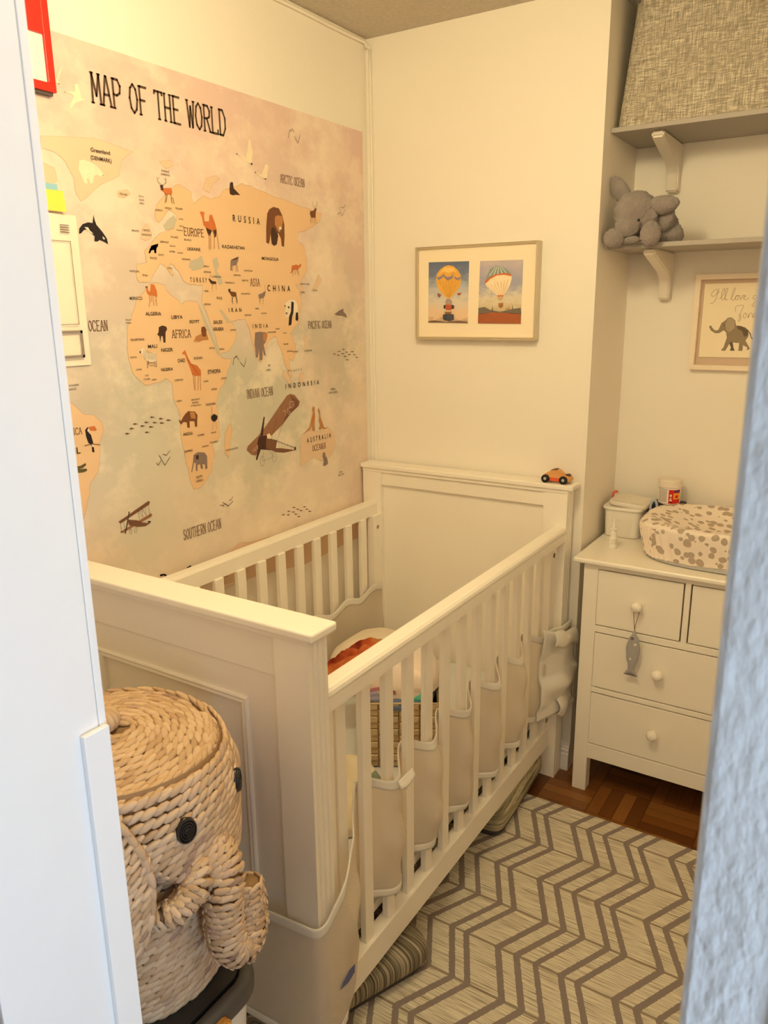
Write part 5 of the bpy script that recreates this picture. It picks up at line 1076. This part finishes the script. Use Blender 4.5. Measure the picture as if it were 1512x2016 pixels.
# body and head
bm = B(); g = grid(bm, lambda a, b: surf(2*PI*a, ZB0+(ZTOP-ZB0)*b)*1.0-Vector((math.cos(2*PI*a), math.sin(2*PI*a), 0))*.004, 72, 50, True); bm.faces.new([r[0] for r in g][::-1]); T.part('hamper_core', bm, CORE, smooth=True)
hb, bb = B(), B(); rowh = .0132; nrow = int((ZTOP-ZB0)/rowh)
for k in range(nrow):
    z = ZB0+.006+rowh*k; P = [];
    for i in range(121):
        th = FA-PI+2*PI*i/120; d = angd(th); zz = z+.020*math.cos(th-FA)*0+.024*math.sin(d*1.0)*(1 if z > .62 else .4)*min(1, (ZTOP-z)/.06)*min(1, (z-ZB0)/.05); P.append((th, zz))
    seg_h, seg_b = [], []
    def flush(seg, tgt):
        if len(seg) > 2: braid_row(tgt, [surf(*q) for q in seg], [snrm(*q) for q in seg], rowh*1.10)
    cur = None
    for q in P:
        w_ = q[1] > chin(q[0])-.004
        if cur is None: cur = w_
        (seg_h if w_ else seg_b).append(q)
        if w_ != cur:
            flush(seg_b if w_ else seg_h, bb if w_ else hb)
            if w_: seg_b = []
            else: seg_h = []
            cur = w_
    flush(seg_h, hb); flush(seg_b, bb)
head = T.part('head', hb, BRAID, smooth=True); T.part('belly', bb, BRAID, smooth=True)
# lid: spiral coil, slightly domed, with a double rope rim
def lidz(r): return .908-.018*(r/.15)**2.2
tilt = Matrix.Rotation(math.radians(3.5), 3, Vector((.5, .86, 0)))
LC = Vector((EC.x-.004, EC.y, 0))
def lidpt(r, a, dz=0): return Vector((LC.x, LC.y, .895))+tilt @ Vector((r*math.cos(a), r*math.sin(a), lidz(r)-.895+dz))
bm = B(); g = grid(bm, lambda a, b: lidpt(.004+.147*b, 2*PI*a, -.003), 60, 14, True); bm.faces.new([r[0] for r in g]); 
g = grid(bm, lambda a, b: lidpt(.151, 2*PI*a, -.003-.016*b), 60, 3, True); T.part('lid_core', bm, CORE, smooth=True)
bm = B(); P, Nn = [], []
turns = 10; r0 = .150
for i in range(turns*60):
    a = 2*PI*i/60; r = .016+(r0-.016)*(i/(turns*60)); P.append(lidpt(r, a+1.2)); Nn.append(tilt @ Vector((.18*r/.15*math.cos(a+1.2), .18*r/.15*math.sin(a+1.2), 1)).normalized())
braid_row(bm, P, Nn, .0142, pitch=.0195, slant=20, thick=.0095); lid = T.part('lid', bm, BRAID, smooth=True)
bm = B()
for rr, dz in ((.1555, .0), (.1580, -.0105)):
    braid_row(bm, [lidpt(rr, 2*PI*i/80, dz) for i in range(81)], [tilt @ Vector((math.cos(2*PI*i/80), math.sin(2*PI*i/80), .5)) for i in range(81)], .0125, pitch=.026, slant=9, thick=.012, lf=1.8)
T.part('rim_rope', bm, BRAID, parent=lid, smooth=True)
bm = B()   # knob: wrapped ball of fibre
kc = lidpt(.0, 0, 0)+Vector((-.020, -.012, .016))
for k in range(14):
    a = 2*PI*k/14; tube(bm, [kc+Vector((.026*math.cos(p)*math.cos(a), .026*math.cos(p)*math.sin(a), .018*math.sin(p))) for p in [-.9+.45*j for j in range(6)]], [.004, .0062, .0068, .0068, .006, .003], 6)
ball(bm, kc, .022, (1, 1, .75)); T.part('knob', bm, BRAID, parent=lid, smooth=True)
# shoulder rows between lid and head
bm = B()
for rr, zz in ((.158, .882), (.167, .876)):
    P = [Vector((EC.x+rr*math.cos(a), EC.y+rr*math.sin(a), zz)) for a in [2*PI*i/90 for i in range(91)]]; braid_row(bm, P, [Vector((math.cos(2*PI*i/90)*.6, math.sin(2*PI*i/90)*.6, .8)) for i in range(91)], .012)
T.part('shoulder_coil', bm, BRAID, smooth=True)
# eyes
EYE = plain('black_lacquer_cord', (.012, .011, .012), .25, .6)
for eu, ev in ((363, 1632), (457, 1535)):
    c = cyl(eu, ev, .186); th = math.atan2(c.y-EC.y, c.x-EC.x); z = c.z; c = surf(th, z); n = snrm(th, z); up = Vector((0, 0, 1)); s = up.cross(n).normalized(); up = n.cross(s)
    bm = B()
    lathe(bm, [(.0195, .0), (.0200, .004), (.0185, .0065), (.001, .0075)], c, 30, 'z', R=Matrix((s, up, n)).transposed() @ Matrix.Diagonal((.86, 1.1, 1)))
    for q in range(4):
        r = .0045+.0042*q; tube(bm, [c+n*.0070+s*(r*.86*math.cos(a))+up*(r*1.1*math.sin(a)) for a in [2*PI*i/24 for i in range(25)]], .0021, 6, cap=False)
    T.part('eye', bm, EYE, parent=head, smooth=True, auto=60)
def limb(name, path, radii, parent=None, pitch=.0165, rh=.0100):
    Q = smooth_path([tuple(p) for p in path], 6); n_ = len(Q); rr = []
    for i in range(n_): t = i/(n_-1)*(len(radii)-1); k = min(int(t), len(radii)-2); rr.append(radii[k]+(radii[k+1]-radii[k])*(t-k))
    bm = B(); Qv = [Vector(q) for q in Q]; tube(bm, Qv, [r-.004 for r in rr], 16)
    cr = T.part(name+'_core', bm, CORE, smooth=True)
    bm = B(); Fr = frames(Qv); acc = 0; nx = rh*.4
    for i in range(n_-1):
        d = (Qv[i+1]-Qv[i]).length
        while nx <= acc+d:
            f = (nx-acc)/d; c = Qv[i].lerp(Qv[i+1], f); r = rr[i]+(rr[i+1]-rr[i])*f; s, u, t = Fr[i][2], Fr[i][3], Fr[i][1]
            m_ = 40; ph = rs.random()*6
            P = [c+s*(r*math.cos(2*PI*j/m_+ph))+u*(r*math.sin(2*PI*j/m_+ph)) for j in range(m_+1)]; Nr = [(p-c).normalized() for p in P]
            braid_row(bm, P, Nr, rh*1.25, pitch=pitch, slant=14, thick=.0060); nx += rh
        acc += d
    return T.part(name, bm, BRAID, smooth=True)
fd = Vector((math.cos(FA), math.sin(FA), 0)); sd = Vector((-math.sin(FA), math.cos(FA), 0))
tr0 = Vector((EC.x, EC.y, 0))
RT3 = Vector((.84, .54, 0))
def inw(p): q = Vector((p.x-EC.x, p.y-EC.y, 0)).normalized(); return p-q*.050+Vector((0, 0, .050))
limb('trunk', [inw(cyl(436, 1700, .196)), cyl(436, 1700, .196), cyl(439, 1755, .207), cyl(441, 1810, .208), cyl(449, 1853, .212), cyl(474, 1864, .222), cyl(491, 1835, .228), cyl(495, 1795, .228), cyl(492, 1760, .226), cyl(489, 1735, .224)], [.032, .031, .030, .030, .030, .029, .026, .024, .022, .021])
limb('tusk', [inw(cyl(386, 1718, .186)), cyl(386, 1718, .186), cyl(376, 1758, .195), cyl(352, 1788, .196), cyl(322, 1802, .188), cyl(296, 1812, .168)], [.023, .023, .021, .019, .017, .013])
# ears: braided flaps hinged on the sides of the head
def ear(th0, sgn, zt=.884):
    bm = B(); cb_ = B(); rows = 24
    def E(u, v):   # u across 0 front..1 back, v 0 top..1 bottom
        wd = .78*math.sin(PI*min(1, .16+v*.80))**.75*(1 if v < .5 else 1-.42*((v-.5)/.5)**1.3)
        th = th0+sgn*(.42*(abs(v-.40)/.55)**2.0+wd*u); z = zt-.325*v-.02*math.cos((u-.4)*3)
        r = .198+.030*math.sin(PI*u)*(.4+.6*v)+.012*v
        if z < .66: r -= .012*(.66-z)/.1
        return Vector((EC.x+r*math.cos(th), EC.y+r*math.sin(th), z))
    def En(u, v): return ((E(u+.01, v)-E(u-.01, v)).cross(E(u, v-.01)-E(u, v+.01))*sgn).normalized()
    grid(cb_, lambda a, b: E(a, b)-En(max(.02, min(.98, a)), max(.02, min(.98, b)))*.003, 24, 24); solid(cb_, .005)
    T.part('ear_core', cb_, CORE, smooth=True)
    for k in range(rows):
        v = .03+.94*k/(rows-1); P = [E(i/16, v) for i in range(17)]; braid_row(bm, P, [En(max(.02, min(.98, i/16)), v) for i in range(17)], .0125, pitch=.019)
    e = T.part('ear', bm, BRAID, smooth=True)
    bm = B(); P = [E(0, v/20) for v in range(21)]; P = [E(u/8, 0) for u in range(8, 0, -1)]+P; braid_row(bm, P, [(p-Vector((EC.x, EC.y, p.z))).normalized() for p in P], .015, pitch=.024, slant=8, thick=.013); T.part('ear_rim', bm, BRAID, parent=e, smooth=True)
ear(FA-.90, -1); ear(FA+.95, 1, .850)
bm = B(); P = [at(u, v, 'y', -1.520+.002*k) for k, (u, v) in enumerate(((398, 1408), (415, 1420), (432, 1436), (447, 1455), (458, 1474), (464, 1492), (466, 1510)))]
Q = [Vector(q) for q in smooth_path([tuple(p) for p in P], 4)]; tube(bm, Q, .008, 8)
for q, dd in ((0, .010),): braid_row(bm, [p+Vector((0, 0, .004*q)) for p in Q], [Vector((.5, -.3+.9*q, .7)).normalized() for p in Q], .016, pitch=.020, slant=12, thick=.013)
T.part('ear_rim', bm, BRAID, smooth=True)

# black rimmed tote it stands in
BK_ = plain('black_plastic', (.018, .017, .016), .4, .5); DG = plain('dark_grey_plastic', (.075, .068, .058), .42, .5); WB = plain('white_tote_plastic', (.72, .68, .60), .4, .4)
T = Thing('storage_tote', (.57, -1.66, 0), 'storage tote with a dark grey rim and wooden clip under the woven elephant hamper', 'storage bin')
bx0, bx1, by0, by1 = .345, .775, -1.865, -1.530
def rr_(x0, x1, y0, y1, r, n=8):
    out = []
    for cx_, cy_, a0 in ((x1-r, y1-r, 0), (x0+r, y1-r, 90), (x0+r, y0+r, 180), (x1-r, y0+r, 270)):
        for k in range(n+1): a = math.radians(a0+90*k/n); out.append((cx_+r*math.cos(a), cy_+r*math.sin(a)))
    return out
def shellr(bm, prof, R0=.075):
    gr = [[bm.verts.new((x, y, z)) for x, y in rr_(bx0+d, bx1-d, by0+d, by1-d, max(.01, R0-d))] for d, z in prof]; n = len(gr[0])
    for a, b in zip(gr, gr[1:]):
        for i in range(n): bm.faces.new((a[i], a[(i+1) % n], b[(i+1) % n], b[i]))
    return gr
bm = B(); g = shellr(bm, [(.045, .0092), (.040, .014), (.018, .36), (.019, .404), (.024, .404), (.024, .36), (.046, .016)]); bm.faces.new(g[0][::-1]); bm.faces.new(g[-1]); T.part('body', bm, WB, smooth=True, auto=40)
bm = B(); shellr(bm, [(.016, .402), (.004, .404), (.001, .410), (.001, .430), (.005, .442), (.013, .448), (.022, .446), (.028, .437), (.030, .410), (.018, .408), (.016, .402)]); T.part('rim', bm, DG, smooth=True, auto=50)
bm = B(); g = shellr(bm, [(.029, .4470), (.029, .440)]); bm.faces.new(g[0]); bm.faces.new(g[1][::-1])
T.part('inner_lid', bm, BK_, label='black recessed lid'); 
for f in (0,): pass
bm = B(); m = N('varnished_clip_wood', .35, .5); m.color(m.mix(m.noise(20, 3, v=m.scale((1, 8, 1))), rgb(196, 132, 48), rgb(226, 166, 76))); CLW = m.m
prism(bm, [(bx1-.004, y, z) for y, z in ((-1.745, .350), (-1.745, .424), (-1.738, .434), (-1.653, .434), (-1.645, .424), (-1.645, .350))], (.016, 0, 0), .003)
box(bm, (bx1+.010, -1.738, .408), (bx1+.0145, -1.652, .413), .001); T.part('clip', bm, CLW, label='varnished wooden clip', smooth=True, auto=40)
# ================================================================ rug
m = N('chevron_rug', .95, .1); x, y, z = m.xyz()
wob = m.M('MULTIPLY', m.M('SUBTRACT', m.noise(120, 2, .6), .5), .006)
tri = m.M('MULTIPLY', m.M('DIVIDE', m.M('PINGPONG', m.M('ADD', y, .2955+2.83), .1412), .1412), .0735)
u = m.M('ADD', m.M('SUBTRACT', m.M('SUBTRACT', x, tri), .806-2.97), wob)
um = m.M('MODULO', u, .2965)
msk = None
for c, hw in ((0, .0088), (.2965, .0088), (.0415, .0086), (.131, .0092), (.181, .0092), (.2315, .0078)):
    k = m.M('LESS_THAN', m.M('ABSOLUTE', m.M('SUBTRACT', um, c)), hw); msk = k if msk is None else m.M('MAXIMUM', msk, k)
pp = m.M('PINGPONG', m.M('ADD', y, .2955+2.83), .1412)
hl = m.M('MAXIMUM', m.M('LESS_THAN', pp, .0034), m.M('GREATER_THAN', pp, .1412-.0034))
stripe = m.noise(1, 2, .7, v=m.comb(m.M('MULTIPLY', x, 9.0), m.M('MULTIPLY', y, 420.0), 0.0))
field = m.ramp(stripe, [(.34, rgb(140, 128, 110)), (.46, rgb(206, 196, 178)), (.6, rgb(230, 222, 204))])
TAUPE = rgb(142, 130, 126)
c1 = m.mix(m.M('MULTIPLY', hl, .85), field, rgb(138, 122, 106)); c2 = m.mix(msk, c1, TAUPE)
m.color(c2); m.bump(m.M('ADD', m.M('MULTIPLY', m.M('SINE', m.M('MULTIPLY', y, 1570.0)), .4), m.noise(500, 2)), .001, .7)
bm = B(); box(bm, (.06, -1.84, .0005), (1.62, -.223, .0085), .002)
o = tag(link('area_rug', bm, m.m), 'cream and taupe chevron patterned rug covering the floor beside the crib', 'rug')

# ================================================================ zipped striped bags pushed under the crib
m = N('striped_bag_fabric', .85, .15); x, y, z = m.xyz()
st = m.noise(1, 3, .8, v=m.comb(m.M('MULTIPLY', y, 150.0), m.M('MULTIPLY', x, 3.0), 0.0))
m.color(m.ramp(st, [(.34, rgb(58, 52, 46)), (.46, rgb(104, 96, 82)), (.58, rgb(160, 150, 130)), (.68, rgb(206, 194, 170))])); m.bump(st, .001, .5); BAG = m.m
PIPE = plain('charcoal_piping', (.055, .048, .046), .7, .3)
def bag(org, rot, lx, ly, h, label, mat, rotmat=0):
    R = Matrix.Rotation(rot, 3, 'Z'); org = Vector(org); T = Thing('underbed_bag', org, label, 'storage bag', 'striped storage bags under the crib')
    def f(a, b):
        th = 2*PI*a; ph = PI*b; s = lambda v, p: math.copysign(abs(v)**p, v)
        p = Vector((lx/2*s(math.cos(th), .16)*s(math.sin(ph), .4), ly/2*s(math.sin(th), .16)*s(math.sin(ph), .4), h/2-h/2*s(math.cos(ph), .62)))
        p.z += .007*noise.noise(Vector((p.x*12, p.y*12, 3)))*(p.z/h); p.z = max(.0004, p.z)
        return p
    bm = B(); grid(bm, f, 90, 26, True); o = T.part('bag', bm, mat, smooth=True)
    bm = B()
    for zz in (.013, ):
        tube(bm, [Vector((f(i/90, .30).x*1.01, f(i/90, .30).y*1.01, zz)) for i in range(91)], .0075, 8, cap=False)
    p2 = T.part('piping', bm, PIPE, smooth=True)
    bm = B(); g = [[bm.verts.new((f(i/90, .3).x*q, f(i/90, .3).y*q, zz)) for q, zz in ((1.006, .001), (1.012, .010), (1.010, .034))] for i in range(90)]
    for i in range(90):
        for j in range(2): bm.faces.new((g[i][j], g[(i+1) % 90][j], g[(i+1) % 90][j+1], g[i][j+1]))
    p3 = T.part('zip_band', bm, PIPE, smooth=True)
    for ob in (o, p2, p3): 
        for v in ob.data.vertices: v.co = R @ (v.co+org)
    return T
bag((.523, -1.130, .0088), math.radians(-23), .47, .46, .098, 'striped zipped storage bag under the near half of the crib, its corner poking out', BAG)
m = N('pale_striped_bag_fabric', .85, .15); x, y, z = m.xyz()
st = m.noise(1, 3, .8, v=m.comb(m.M('MULTIPLY', z, 120.0), m.M('MULTIPLY', x, 6.0), m.M('MULTIPLY', y, 6.0)))
m.color(m.ramp(st, [(.34, rgb(92, 86, 70)), (.46, rgb(142, 134, 112)), (.58, rgb(190, 180, 154))])); m.bump(st, .002, .6)
bag((.545, -.300, .0088), math.radians(3), .44, .42, .100, 'pale striped soft storage bag under the far end of the crib', m.m)
